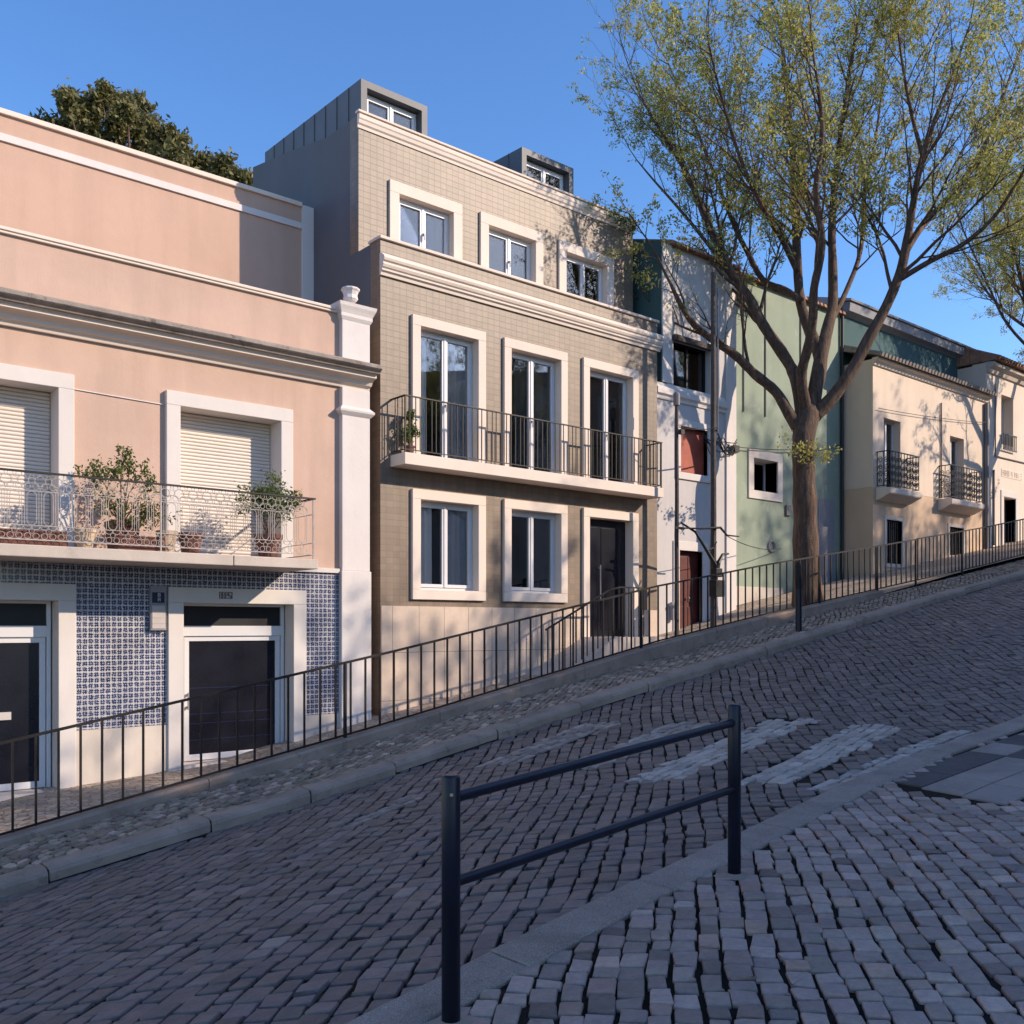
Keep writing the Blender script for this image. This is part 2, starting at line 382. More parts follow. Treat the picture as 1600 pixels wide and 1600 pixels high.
class MB:
    def __init__(s): s.v = []; s.f = []; s.m = []
    def add(s, vs, fs, mi=0):
        o = len(s.v); s.v.extend(vs)
        for f in fs:
            s.f.append([o + i for i in f]); s.m.append(mi)
    def box(s, x0, x1, y0, y1, z0, z1, mi=0):
        s.add([(x0, y0, z0), (x1, y0, z0), (x1, y1, z0), (x0, y1, z0), (x0, y0, z1), (x1, y0, z1), (x1, y1, z1), (x0, y1, z1)],
              [(0, 3, 2, 1), (4, 5, 6, 7), (0, 1, 5, 4), (1, 2, 6, 5), (2, 3, 7, 6), (3, 0, 4, 7)], mi)
    def prism_x(s, prof, x0, x1, mi=0, skew=0.0):      # profile of (y, z); skew lifts the far end
        n = len(prof)
        a = [(x0, p[0], p[1]) for p in prof]; b = [(x1, p[0], p[1] + skew) for p in prof]
        s.add(a + b, [tuple(range(n)), tuple(range(2 * n - 1, n - 1, -1))] + [(i, n + i, n + (i + 1) % n, (i + 1) % n) for i in range(n)], mi)
    def prism_y(s, prof, y0, y1, mi=0):                # profile of (x, z)
        n = len(prof)
        a = [(p[0], y0, p[1]) for p in prof]; b = [(p[0], y1, p[1]) for p in prof]
        s.add(a + b, [tuple(range(n)), tuple(range(2 * n - 1, n - 1, -1))] + [(i, n + i, n + (i + 1) % n, (i + 1) % n) for i in range(n)], mi)
    def tube(s, pts, rad, n=8, caps=True, mi=0, closed=False):
        pts = [Vector(p) for p in pts]
        if not hasattr(rad, '__len__'): rad = [rad] * len(pts)
        k = len(pts); up = None; rings = []
        for i, p in enumerate(pts):
            if closed: d = pts[(i + 1) % k] - pts[i - 1]
            else: d = pts[min(i + 1, k - 1)] - pts[max(i - 1, 0)]
            if d.length < 1e-9: d = Vector((0, 0, 1))
            d.normalize()
            if up is None:
                up = Vector((0, 0, 1)) if abs(d.z) < .9 else Vector((1, 0, 0))
            a = up - d * up.dot(d)
            if a.length < 1e-6: a = d.orthogonal()
            a.normalize(); up = a
            b = d.cross(a)
            rings.append([p + (a * math.cos(2 * math.pi * (j + .5) / n) + b * math.sin(2 * math.pi * (j + .5) / n)) * rad[i] for j in range(n)])
        vs = [tuple(q) for r in rings for q in r]; fs = []
        for i in range(k if closed else k - 1):
            i2 = (i + 1) % k
            for j in range(n):
                fs.append((i * n + j, i * n + (j + 1) % n, i2 * n + (j + 1) % n, i2 * n + j))
        if caps and not closed:
            fs.append(tuple(range(n - 1, -1, -1))); fs.append(tuple((k - 1) * n + j for j in range(n)))
        s.add(vs, fs, mi)
    def lathe(s, c, prof, n=16, mi=0, twist=0):
        vs = []; fs = []
        for (r, z) in prof:
            for j in range(n):
                a = 2 * math.pi * j / n + twist
                vs.append((c[0] + r * math.cos(a), c[1] + r * math.sin(a), c[2] + z))
        k = len(prof)
        for i in range(k - 1):
            for j in range(n):
                fs.append((i * n + j, i * n + (j + 1) % n, (i + 1) * n + (j + 1) % n, (i + 1) * n + j))
        fs.append(tuple(range(n - 1, -1, -1))); fs.append(tuple((k - 1) * n + j for j in range(n)))
        s.add(vs, fs, mi)
    def wall(s, x0, x1, z0, z1, y0, y1, holes=(), mi=0):   # slab with real openings
        xs = sorted(set([x0, x1] + [min(max(h[i], x0), x1) for h in holes for i in (0, 1)]))
        zs = sorted(set([z0, z1] + [min(max(h[i], z0), z1) for h in holes for i in (2, 3)]))
        nx, nz = len(xs) - 1, len(zs) - 1
        def solid(i, j):
            if i < 0 or j < 0 or i >= nx or j >= nz: return False
            cx = (xs[i] + xs[i + 1]) / 2; cz = (zs[j] + zs[j + 1]) / 2
            return not any(h[0] < cx < h[1] and h[2] < cz < h[3] for h in holes)
        for i in range(nx):
            for j in range(nz):
                if not solid(i, j): continue
                a, b, c, d = xs[i], xs[i + 1], zs[j], zs[j + 1]
                s.add([(a, y0, c), (b, y0, c), (b, y0, d), (a, y0, d)], [(0, 1, 2, 3)], mi)
                s.add([(a, y1, c), (b, y1, c), (b, y1, d), (a, y1, d)], [(3, 2, 1, 0)], mi)
                if not solid(i - 1, j): s.add([(a, y0, c), (a, y1, c), (a, y1, d), (a, y0, d)], [(3, 2, 1, 0)], mi)
                if not solid(i + 1, j): s.add([(b, y0, c), (b, y1, c), (b, y1, d), (b, y0, d)], [(0, 1, 2, 3)], mi)
                if not solid(i, j - 1): s.add([(a, y0, c), (b, y0, c), (b, y1, c), (a, y1, c)], [(3, 2, 1, 0)], mi)
                if not solid(i, j + 1): s.add([(a, y0, d), (b, y0, d), (b, y1, d), (a, y1, d)], [(0, 1, 2, 3)], mi)
    def ring(s, x0, x1, z0, z1, w, y0, y1, mi=0, bottom=True, wb=None):   # rectangular surround, butted pieces
        wb = w if wb is None else wb
        s.box(x0, x1, y0, y1, z1 - w, z1, mi)
        zb = z0 + (wb if bottom else 0)
        s.box(x0, x0 + w, y0, y1, zb, z1 - w, mi); s.box(x1 - w, x1, y0, y1, zb, z1 - w, mi)
        if bottom: s.box(x0, x1, y0, y1, z0, zb, mi)
    def build(s, name, mats, parent=None, smooth=False, bevel=0, loc=None):
        me = bpy.data.meshes.new(name)
        if not isinstance(mats, (list, tuple)): mats = [mats]
        b = Vector(loc) if loc is not None else (BASE[parent.name] if parent else Vector((0, 0, 0)))
        me.from_pydata([(v[0] - b[0], v[1] - b[1], v[2] - b[2]) for v in s.v], [], s.f)
        for m in mats: me.materials.append(m)
        me.polygons.foreach_set('material_index', s.m)
        if smooth: me.polygons.foreach_set('use_smooth', [True] * len(s.f))
        me.update()
        o = bpy.data.objects.new(name, me); COL.objects.link(o)
        if parent:
            o.parent = parent; BASE[o.name] = BASE[parent.name]
        else:
            o.location = b; BASE[o.name] = b
        if bevel:
            md = o.modifiers.new('soft_edges', 'BEVEL'); md.width = bevel; md.segments = 2; md.limit_method = 'ANGLE'; md.angle_limit = math.radians(40)
        return o

def np_mesh(name, verts, sizes, loops, mats, parent=None, base=(0, 0, 0), smooth=False, facecol=None):
    me = bpy.data.meshes.new(name)
    verts = np.asarray(verts, np.float32) - np.asarray(base, np.float32)
    me.vertices.add(len(verts)); me.vertices.foreach_set('co', verts.ravel())
    sizes = np.asarray(sizes, np.int32); loops = np.asarray(loops, np.int32)
    me.loops.add(len(loops)); me.loops.foreach_set('vertex_index', loops)
    me.polygons.add(len(sizes))
    me.polygons.foreach_set('loop_start', np.concatenate([[0], np.cumsum(sizes)[:-1]]).astype(np.int32))
    me.polygons.foreach_set('loop_total', sizes)
    if smooth: me.polygons.foreach_set('use_smooth', np.ones(len(sizes), bool))
    for m in (mats if isinstance(mats, (list, tuple)) else [mats]): me.materials.append(m)
    me.update(calc_edges=True)
    if facecol is not None:
        at_ = me.attributes.new('tint', 'FLOAT_COLOR', 'FACE')
        at_.data.foreach_set('color', np.concatenate([facecol, np.ones((len(facecol), 1))], 1).astype(np.float32).ravel())
    o = bpy.data.objects.new(name, me); COL.objects.link(o)
    if parent: o.parent = parent; BASE[o.name] = BASE[parent.name]
    else: o.location = base; BASE[o.name] = Vector(base)
    return o

def tag(o, label=None, cat=None, group=None, kind=None):
    if label: o['label'] = label
    if cat: o['category'] = cat
    if group: o['group'] = group
    if kind: o['kind'] = kind
    return o

def thing(name, loc, label, cat, group=None):
    o = bpy.data.objects.new(name, None); COL.objects.link(o)
    o.location = loc; o.empty_display_size = .2
    BASE[o.name] = Vector(loc)
    return tag(o, label, cat, group)

def inst(src, name, parent, p):        # another object on the same mesh, standing at world point p
    o = bpy.data.objects.new(name, src.data); COL.objects.link(o)
    o.parent = parent; o.location = Vector(p) - BASE[parent.name]
    BASE[o.name] = BASE[parent.name]
    return o

def copy_tree(o, parent=None):
    c = o.copy(); COL.objects.link(c)
    if parent: c.parent = parent
    for ch in list(o.children): copy_tree(ch, c)
    return c

def leaves(rng, centers, n, spread, size, flat=.0):
    """n small folded leaf faces scattered round the given centres (numpy arrays)"""
    centers = np.asarray(centers, float)
    idx = rng.integers(0, len(centers), n)
    sp = spread if np.isscalar(spread) else np.asarray(spread)[idx][:, None]
    c = centers[idx] + rng.normal(0, 1, (n, 3)) * sp
    a = rng.normal(0, 1, (n, 3)); a /= np.linalg.norm(a, axis=1)[:, None]
    b = rng.normal(0, 1, (n, 3)); b -= a * np.sum(a * b, 1)[:, None]; b /= np.linalg.norm(b, axis=1)[:, None]
    s = size * rng.uniform(.6, 1.35, (n, 1))
    v = np.stack([c - a * s, c + b * s * .42, c + a * s, c - b * s * .42], 1).reshape(-1, 3)
    return v, np.full(n, 4), np.arange(4 * n)
# ================================================================== ground
def in_poly(X, Y, poly):
    c = np.zeros(X.shape, bool); n = len(poly)
    for i in range(n):
        x1, y1 = poly[i]; x2, y2 = poly[(i + 1) % n]
        cond = ((y1 > Y) != (y2 > Y)) & (X < (x2 - x1) * (Y - y1) / (y2 - y1 + 1e-12) + x1)
        c ^= cond
    return c

def grid_sheet(name, xs, yfun, nrow, zfun, mat):
    V = []; 
    for x in xs:
        ys = yfun(x)
        for y in ys: V.append((x, y, float(zfun(x, y))))
    F = []
    for i in range(len(xs) - 1):
        for j in range(nrow - 1):
            a = i * nrow + j
            F.append((a, a + nrow, a + nrow + 1, a + 1))
    mb = MB(); mb.add(V, F)
    o = mb.build(name, mat, smooth=True)
    return tag(o, kind='structure')

def ground_z(x, y):
    yk = float(kerb_y(x))
    if y <= yk: return float(near_z(x)) - .019
    if y <= YFAR: return float(road_h(x, y)) - .02
    if y <= YWALL + .1: return float(side_h(x, y)) - .022
    return float(walk_z(x)) - .10
gx = sorted(set([-80, -60, -40, -25, -15, -10, 60, 75, 90, 110, 140] + [round(-8 + .5 * k, 2) for k in range(136)]))
def gy(x):
    yk = float(kerb_y(x))
    return [-80, -40, -20, -10, -5, -2, 0, 1, 2, yk - .6, yk, yk + .02] + [yk + .02 + (YFAR - yk - .02) * k / 8 for k in range(1, 9)] + [YFAR + .03, YWALL + .1, YWALL + .12, 12, 13, 20, 40, 90]
grid_sheet('ground', gx, gy, 28, ground_z, M['joint'])

wx = [round(-8 + .5 * k, 2) for k in range(100)]
grid_sheet('walkway', wx, lambda x: [10.93, 11.6, 12.3, 13.0, 13.8], 5, lambda x, y: float(walk_z(x)), M['walk'])

def setts(name, mat, inside, zfun, theta, w, lmin, lmax, bbox, colfun, seed, gap=.011, warp=.05, dome=.006, inset=.011, jz=.006, freq=1.0):
    rng = np.random.default_rng(seed)
    c, s = math.cos(theta), math.sin(theta)
    cx = [(bbox[i], bbox[j]) for i in (0, 1) for j in (2, 3)]
    A = [x * c + y * s for x, y in cx]; B = [-x * s + y * c for x, y in cx]
    a0, a1, b0, b1 = min(A), max(A), min(B), max(B)
    ca, cb, ha, hb = [], [], [], []
    b = b0
    while b < b1:
        ww = w * rng.uniform(.86, 1.14)
        L = rng.uniform(lmin, lmax, int((a1 - a0) / lmin) + 2)
        e = a0 + np.cumsum(L) - rng.uniform(0, lmax)
        k = e < a1
        ca.append((e - L / 2)[k]); ha.append((L / 2)[k]); n = k.sum()
        cb.append(np.full(n, b + ww / 2)); hb.append(np.full(n, ww / 2))
        b += ww
    ca, cb, ha, hb = map(np.concatenate, (ca, cb, ha, hb))
    ph = rng.uniform(0, 6.28, 6)
    def world(a, b):
        a2 = a + warp * np.sin(b * 1.7 * freq + ph[0]) + warp * .5 * np.sin(b * 4.1 * freq + a * 1.1 + ph[1])
        b2 = b + warp * 1.6 * np.sin(a * .9 * freq + ph[2]) + warp * .8 * np.sin(a * 2.3 * freq + b * .7 + ph[3]) + warp * .35 * np.sin(a * 5.1 * freq + b * 1.9 + ph[4])
        return a2 * c - b2 * s, a2 * s + b2 * c
    X, Y = world(ca, cb)
    k = inside(X, Y)
    ca, cb, ha, hb, X, Y = ca[k], cb[k], ha[k], hb[k], X[k], Y[k]
    n = len(ca)
    g = gap * rng.uniform(.5, 1.5, n); ha = ha - g * .62; hb = hb - g * .34 - np.abs(rng.normal(0, .003, n))
    cb = cb + rng.normal(0, .0045, n)
    ch = rng.uniform(.05, .24, (n, 8)) * np.minimum(ha, hb)[:, None]
    A = np.stack([-ha + ch[:, 0], ha - ch[:, 1], ha, ha, ha - ch[:, 4], -ha + ch[:, 5], -ha, -ha], 1)
    Bq = np.stack([-hb, -hb, -hb + ch[:, 2], hb - ch[:, 3], hb, hb, hb - ch[:, 6], -hb + ch[:, 7]], 1)
    jit = np.minimum(ha, hb)[:, None] * .085
    A = A + rng.normal(0, 1, A.shape) * jit; Bq = Bq + rng.normal(0, 1, Bq.shape) * jit
    sk = rng.normal(0, .07, n)[:, None]; A = A + sk * Bq
    tl = rng.normal(0, 1, (n, 2)) * .018
    dz = rng.normal(0, jz, n)[:, None]
    rings = []
    def ring(scale_m, z):
        mm = np.sqrt(A ** 2 + Bq ** 2)
        f = np.clip(1 - scale_m / mm, .2, 1)
        a_, b_ = A * f, Bq * f
        x_, y_ = world(ca[:, None] + a_, cb[:, None] + b_)
        zz = zfun(x_, y_) + z + dz + a_ * tl[:, :1] + b_ * tl[:, 1:]
        return np.stack([x_, y_, zz], 2)
    rings = [ring(.004, -.06), ring(0, -.010), ring(inset * .3, -.005), ring(inset * .85, 0.0), ring(inset * 2.6, dome * .5)]
    Vv = np.concatenate(rings, 1)                       # n x 40 x 3
    base = (np.arange(n) * 40)[:, None]
    loops = []
    sizes = []
    q = []
    for r in range(4):
        for j in range(8):
            q.append([r * 8 + j, r * 8 + (j + 1) % 8, (r + 1) * 8 + (j + 1) % 8, (r + 1) * 8 + j])
    q = np.array(q).ravel()
    lp = np.concatenate([q, np.arange(32, 40)])
    loops = (base + lp[None, :]).ravel()
    sizes = np.tile(np.array([4] * 32 + [8]), n)
    col = colfun(X, Y, rng)
    fc = np.repeat(col, 33, 0)
    o = np_mesh(name, Vv.reshape(-1, 3), sizes, loops, mat, smooth=True, facecol=fc)
    sm = np.ones(len(sizes), bool); sm[32::33] = False
    o.data.polygons.foreach_set('use_smooth', sm); o.data.update()
    return tag(o, kind='structure'), n

STRIPES = [
    ([(6.75, 6.37), (7.0, 5.92), (10.15, 6.38), (9.95, 6.95)], 1.0),
    ([(7.1, 5.33), (7.33, 4.84), (10.3, 5.40), (10.1, 5.92)], 1.0),
    ([(7.05, 4.62), (7.3, 4.2), (10.4, 4.5), (10.3, 4.95)], 1.0),
    ([(6.9, 7.55), (7.2, 7.12), (9.5, 7.3), (9.3, 7.85)], .6),
    ([(6.7, 8.65), (6.95, 8.25), (9.0, 8.5), (8.8, 9.0)], .45),
    ([(4.5, 8.0), (4.6, 7.75), (5.6, 8.05), (5.6, 8.35)], .35)]
def STRIPE_AT(X, Y):
    m = np.zeros(X.shape, bool)
    for poly, _ in STRIPES: m |= in_poly(X, Y, poly)
    return m
def road_col(X, Y, rng):
    n = len(X)
    base = np.array([.176, .130, .112]) * rng.lognormal(0, .13, (n, 1)) * (1 + rng.normal(0, .016, (n, 3)))
    odd = rng.random(n) < .05
    base[odd] = base[odd] * np.array([1.4, 1.36, 1.3])
    return base
setts('road', M['sett_road'],
      lambda X, Y: (Y > kerb_y(X) - .02) & (Y < YFAR + .03) & (X > -1.5) & (X < 33) & ~STRIPE_AT(X, Y),
      lambda X, Y: road_h(X, Y), math.radians(41), .137, .125, .245, (-2, 33.5, 2.4, 9.6), road_col, 5, gap=.016, warp=.018, inset=.0045, jz=.005, dome=.003)
for k_, (poly, kk) in enumerate(STRIPES):
    e = Vector((poly[3][0] - poly[0][0], poly[3][1] - poly[0][1])) if len(poly) == 4 else None
    ang = math.atan2(poly[3][1] - poly[0][1], poly[3][0] - poly[0][0])
    xs_ = [p[0] for p in poly]; ys_ = [p[1] for p in poly]
    def zc(X, Y, rng, kk=kk):
        n = len(X)
        w_ = np.array([.47, .375, .31]) * rng.lognormal(0, .13, (n, 1))
        b_ = np.array([.176, .130, .112]) * rng.lognormal(0, .13, (n, 1))
        f = np.clip(kk + rng.normal(0, .12, (n, 1)), 0, 1)
        return w_ * f + b_ * (1 - f)
    setts('zebra_stripe', M['sett_road'], lambda X, Y, poly=poly: in_poly(X, Y, poly), lambda X, Y: road_h(X, Y), ang, .108, .10, .19,
          (min(xs_) - .2, max(xs_) + .2, min(ys_) - .2, max(ys_) + .2), zc, 40 + k_, gap=.012, warp=.02, jz=.005, dome=.003)

DARKRAMP = [(7.25, 3.06), (15, 2.7), (15, 4.24), (10.6, 4.24), (8.4, 4.18), (7.32, 3.92)]
def pave_col(X, Y, rng):
    n = len(X)
    b = np.array([.37, .258, .208]) * rng.lognormal(0, .16, (n, 1)) * (1 + rng.normal(0, .014, (n, 3)))
    odd = rng.random(n) < .09
    b[odd] = b[odd] * np.array([1.10, 1.0, .94])
    dk = rng.random(n) < .06
    b[dk] *= .62
    return b
setts('pavement', M['sett_pave'],
      lambda X, Y: (Y < kerb_y(X) - .27) & (X > -1.5) & (X < 16) & (Y > -2.5) & ~in_poly(X, Y, DARKRAMP),
      pave_h, math.radians(41), .116, .10, .185, (-2, 16, -2.5, 4.6), pave_col, 9, gap=.0145, warp=.015, inset=.005, jz=.004, dome=.003)

def side_col(X, Y, rng):
    n = len(X)
    b = np.array([.31, .22, .155]) * rng.lognormal(0, .28, (n, 1)) * (1 + rng.normal(0, .03, (n, 3)))
    return b
setts('far_pavement', M['sett_pave'],
      lambda X, Y: (Y > YFAR + .26) & (Y < YWALL + .02) & (X > .5) & (X < 33),
      side_h, math.radians(28), .09, .08, .15, (0, 33.5, 9.6, 10.9), side_col, 12, gap=.016, warp=.03, jz=.006)
setts('upper_pavement', M['sett_pave'],
      lambda X, Y: (Y >= YWALL + .02) & (Y < 10.98) & (X > 19.72) & (X < 33),
      side_h, math.radians(63), .10, .08, .14, (19, 33.5, 10.7, 11.1), side_col, 14, gap=.016, warp=.02, jz=.004)

# kerbs: rows of separate stones in one setting object each
mb = MB(); x = .2
rk = random.Random(4)
while x < 33:
    L = rk.uniform(1.0, 1.6); x2 = x + L - .012
    dy = rk.uniform(-.012, .012); dzk = rk.uniform(-.008, .008)
    za, zb = float(far_z(x)), float(far_z(x2))
    n = 7; prof = [(YFAR + dy, -.3), (YFAR + dy, .085), (YFAR + dy + .018, .118), (YFAR + dy + .055, .137), (YFAR + .12, .142), (YFAR + .28, .142), (YFAR + .28, -.3)]
    a = [(x, p[0], za + p[1] + dzk) for p in prof]; b = [(x2, p[0], zb + p[1] + dzk) for p in prof]
    mb.add(a + b, [tuple(range(n)), tuple(range(2 * n - 1, n - 1, -1))] + [(i, n + i, n + (i + 1) % n, (i + 1) % n) for i in range(n)])
    x += L
tag(mb.build('far_kerb', M['kerb_far'], bevel=.012), kind='structure')

mb = MB(); x = -2.0
while x < 16:
    L = rk.uniform(1.1, 1.7); x2 = x + L - .008
    wd = .29
    def kp(xx, off, z): return (xx, float(kerb_y(xx)) - off, float(near_z(xx)) + z)
    dz1 = rk.uniform(-.003, .004)
    cross = [(0, -.25), (0, -.008), (.02, .012), (wd - .012, .012), (wd, .0), (wd, -.25)]
    n = len(cross)
    a = [kp(x, o, z + dz1) for o, z in cross]; b = [kp(x2, o, z + dz1) for o, z in cross]
    mb.add(a + b, [tuple(range(n)), tuple(range(2 * n - 1, n - 1, -1))] + [(i, n + i, n + (i + 1) % n, (i + 1) % n) for i in range(n)])
    x += L
tag(mb.build('near_kerb', M['granite'], bevel=.008), kind='structure')

# dropped crossing beside the near kerb: dark and pale slabs on a sloping bed
mb = MB()
rs = random.Random(8)
pale = {(0, 0), (1, 0), (2, 0), (1, 1), (2, 1), (0, 1), (4, 1), (3, 0), (5, 2), (6, 1), (5, 0), (8, 1), (3, 2)}
for i in range(12):
    for j in range(3):
        x0 = 7.36 + .52 * i + .10 * j; y0 = 3.07 + .37 * j
        xa, xb = x0 + .006, x0 + .514
        y1 = y0 + .362
        def hz(xx): return float(near_z(xx)) + rs.uniform(-.002, .002)
        z = [hz(xa), hz(xb)]
        sk = .06
        v = [(xa, y0, z[0]), (xb, y0, z[1]), (xb + sk, y1, z[1]), (xa + sk, y1, z[0])]
        lo = [(p[0], p[1], p[2] - .06) for p in v]
        mb.add(lo + v, [(4, 5, 6, 7), (0, 1, 5, 4), (1, 2, 6, 5), (2, 3, 7, 6), (3, 0, 4, 7)], 1 if (i, j) in pale else 0)
M['slab_dark'] = old_concrete('dark_crossing_slab', (.10, .08, .072), .3)
M['slab_pale'] = old_concrete('pale_crossing_slab', (.33, .25, .205), .3)
tag(mb.build('crossing_slabs', [M['slab_dark'], M['slab_pale']], bevel=.005), kind='structure')

# ================================================================== low wall + street railing
lw = thing('low_wall', (10, 10.9, float(fence_z(10)) - .3), 'low worn concrete wall carrying the long street railing, ending in a blunt step up the hill', 'wall')
mb = MB(); x = -.5; rk = random.Random(21)
while x < 19.7:
    L = rk.choice([2.2, 2.8, 3.3]); x2 = min(x + L - .01, 19.7)
    k = 4
    for q in range(k):
        xa = x + (x2 - x) * q / k; xb = x + (x2 - x) * (q + 1) / k
        def cs(xx):
            zt = float(fence_z(xx)); zl = float(side_h(xx, 0)) - .3
            return [(xx, YWALL, zl), (xx, YWALL + .004, zt - .03), (xx, YWALL + .03, zt), (xx, YWALL + .2, zt), (xx, YWALL + .21, zt - .9)]
        a, b = cs(xa), cs(xb); n = 5
        fs = [(i, n + i, n + (i + 1) % n, (i + 1) % n) for i in range(n)]
        if q == 0: fs.append(tuple(range(n)))
        if q == k - 1: fs.append(tuple(range(2 * n - 1, n - 1, -1)))
        mb.add(a + b, fs)
    x += L
mb.build('wall_block', M['low_wall'], lw)

def railing(name, x0, x1, pitch, label, h0, postx):
    t = thing(name, (x0, 10.9, float(fence_z(x0))), label, 'railing', 'street railings on the low wall')
    xs = np.arange(x0, x1 + .01, .4); xs[-1] = x1
    def top(xx): return float(fence_z(xx)) + h0
    mb = MB(); mb.tube([(xx, 10.9, top(xx)) for xx in xs], .021, 4); mb.build('top_rail', M['rust_iron'], t)
    mb = MB(); mb.tube([(xx, 10.9, float(fence_z(xx)) + .035) for xx in xs], .016, 4); mb.build('bottom_rail', M['rust_iron'], t)
    mb = MB(); mb.box(-.011, .011, -.011, .011, .02, h0)
    first = None; n = int((x1 - x0) / pitch)
    for i in range(n + 1):
        xx = x0 + .04 + i * pitch
        if xx > x1: break
        p = (xx, 10.9, float(fence_z(xx)))
        if first is None:
            mb.v = [(v[0] + p[0], v[1] + p[1], v[2] + p[2]) for v in mb.v]
            me_o = mb.build('baluster', M['rust_iron'], t, loc=None)
            # re-centre the mesh so copies can share it
            for v in me_o.data.vertices: v.co -= Vector(p) - BASE[t.name]
            me_o.location = Vector(p) - BASE[t.name]; first = me_o
        else:
            inst(first, 'baluster', t, p)
    for xx in postx:
        mb = MB(); z = float(fence_z(xx)); mb.box(xx - .018, xx + .018, 10.88, 10.92, z - .25, z + h0 + .012); mb.build('post', M['rust_iron'], t, bevel=.004)
    return t
railing('street_railing', .4, 21.3, .222, 'long brown iron railing running up the street past the pink and taupe houses', .97, [6.35, 12.0, 17.35, 19.6, 21.3])
railing('street_railing', 21.36, 32.5, .185, 'shorter upper iron railing in front of the cream house with arched shadows', .98, [23.6, 28.4])

# ================================================================== guard rail in the foreground
g = thing('guard_rail', (3.45, 3.27, -1.52), 'navy guard rail with two round posts and two sloping bars on the near kerb', 'guard rail')
pL = Vector((2.29, 3.10, -1.60)); pR = Vector((4.60, 3.45, -1.46))
def post(p, ztop):
    mb = MB(); r = .038
    mb.lathe((p[0], p[1], 0), [(r, p[2] - .1), (r, ztop - .012), (r - .003, ztop - .004), (r - .01, ztop)], 28)
    return mb.build('post', M['navy'], g, smooth=False, bevel=.0)
topL = -(1210 - 980) * 3.85 / 1500; topR = -(1100 - 980) * 5.6 / 1500
poL = post(pL, topL); poR = post(pR, topR)
for po in (poL, poR):
    for p in po.data.polygons: p.use_smooth = len(p.vertices) == 4
for fl, fr in ((.095, .105), (.437, .487)):
    a = Vector((pL.x, pL.y, topL - fl * (topL - pL.z) * .985)); b = Vector((pR.x, pR.y, topR - fr * (topR - pR.z)))
    d = (b - a).normalized()
    mb = MB(); mb.tube([a + d * .03, b - d * .03], .0235, 20, caps=False); mb.build('crossbar', M['navy'], g, smooth=True)
mb = MB(); s = Vector((-.55, -.83, 0)).normalized()
c = pL + s * .037; c.z = topL - .075
mb.tube([c, c + s * .004], .007, 10); mb.build('screw', M['chrome'], poL)
for po, p in ((poL, pL), (poR, pR)):
    mb = MB(); rr = random.Random(2); nn = 18
    zz = float(near_z(p.x))
    ringp = [(p.x + (.085 + rr.uniform(0, .05)) * math.cos(2 * math.pi * k / nn), p.y + (.085 + rr.uniform(0, .04)) * math.sin(2 * math.pi * k / nn), zz - .004) for k in range(nn)]
    inn = [(p.x + .045 * math.cos(2 * math.pi * k / nn), p.y + .045 * math.sin(2 * math.pi * k / nn), zz + .012) for k in range(nn)]
    mb.add(ringp + inn, [(k, (k + 1) % nn, nn + (k + 1) % nn, nn + k) for k in range(nn)] + [tuple(range(nn, 2 * nn))])
    mb.build('mortar_collar', M['low_wall'], po, smooth=True)
# sidewalk bollard
bx, by = 15.05, 9.88; bz = float(side_h(bx, by))
b = thing('bollard', (bx, by, bz), 'dark navy bollard with brown upper sleeve on the far pavement below the tree', 'bollard')
mb = MB(); mb.lathe((bx, by, bz - .05), [(.062, 0), (.06, .05), (.056, .06), (.056, .80), (.05, .81)], 20); mb.build('post', M['navy'], b, smooth=False)
mb = MB(); mb.lathe((bx, by, bz + .76), [(.058, 0), (.058, .42), (.05, .46), (.03, .48)], 20); mb.build('sleeve', M['rust_iron'], b)

def litter(n, label, name, mat, seed, pts):
    pass
# ================================================================== building parts
def surround(h, x0, x1, z0, z1, w, yf, yb, mat, bottom=True, name='window_surround', wb=None):
    mb = MB(); mb.ring(x0, x1, z0, z1, w, yf, yb, bottom=bottom, wb=wb)
    return mb.build(name, mat, h, bevel=.008)

def curtain_mesh(x0, x1, y, z0, z1, seed=0, amp=.03, per=.13):
    r = random.Random(seed); mb = MB(); n = max(6, int((x1 - x0) / .018)); V = []
    ph = r.uniform(0, 6)
    for i in range(n + 1):
        x = x0 + (x1 - x0) * i / n
        d = amp * math.sin(2 * math.pi * x / per + ph) + amp * .5 * math.sin(2 * math.pi * x / (per * .37) + ph * 2)
        V += [(x, y + d, z0), (x, y + d * .8, z1)]
    mb.add(V, [(2 * i, 2 * i + 2, 2 * i + 3, 2 * i + 1) for i in range(n)])
    return mb

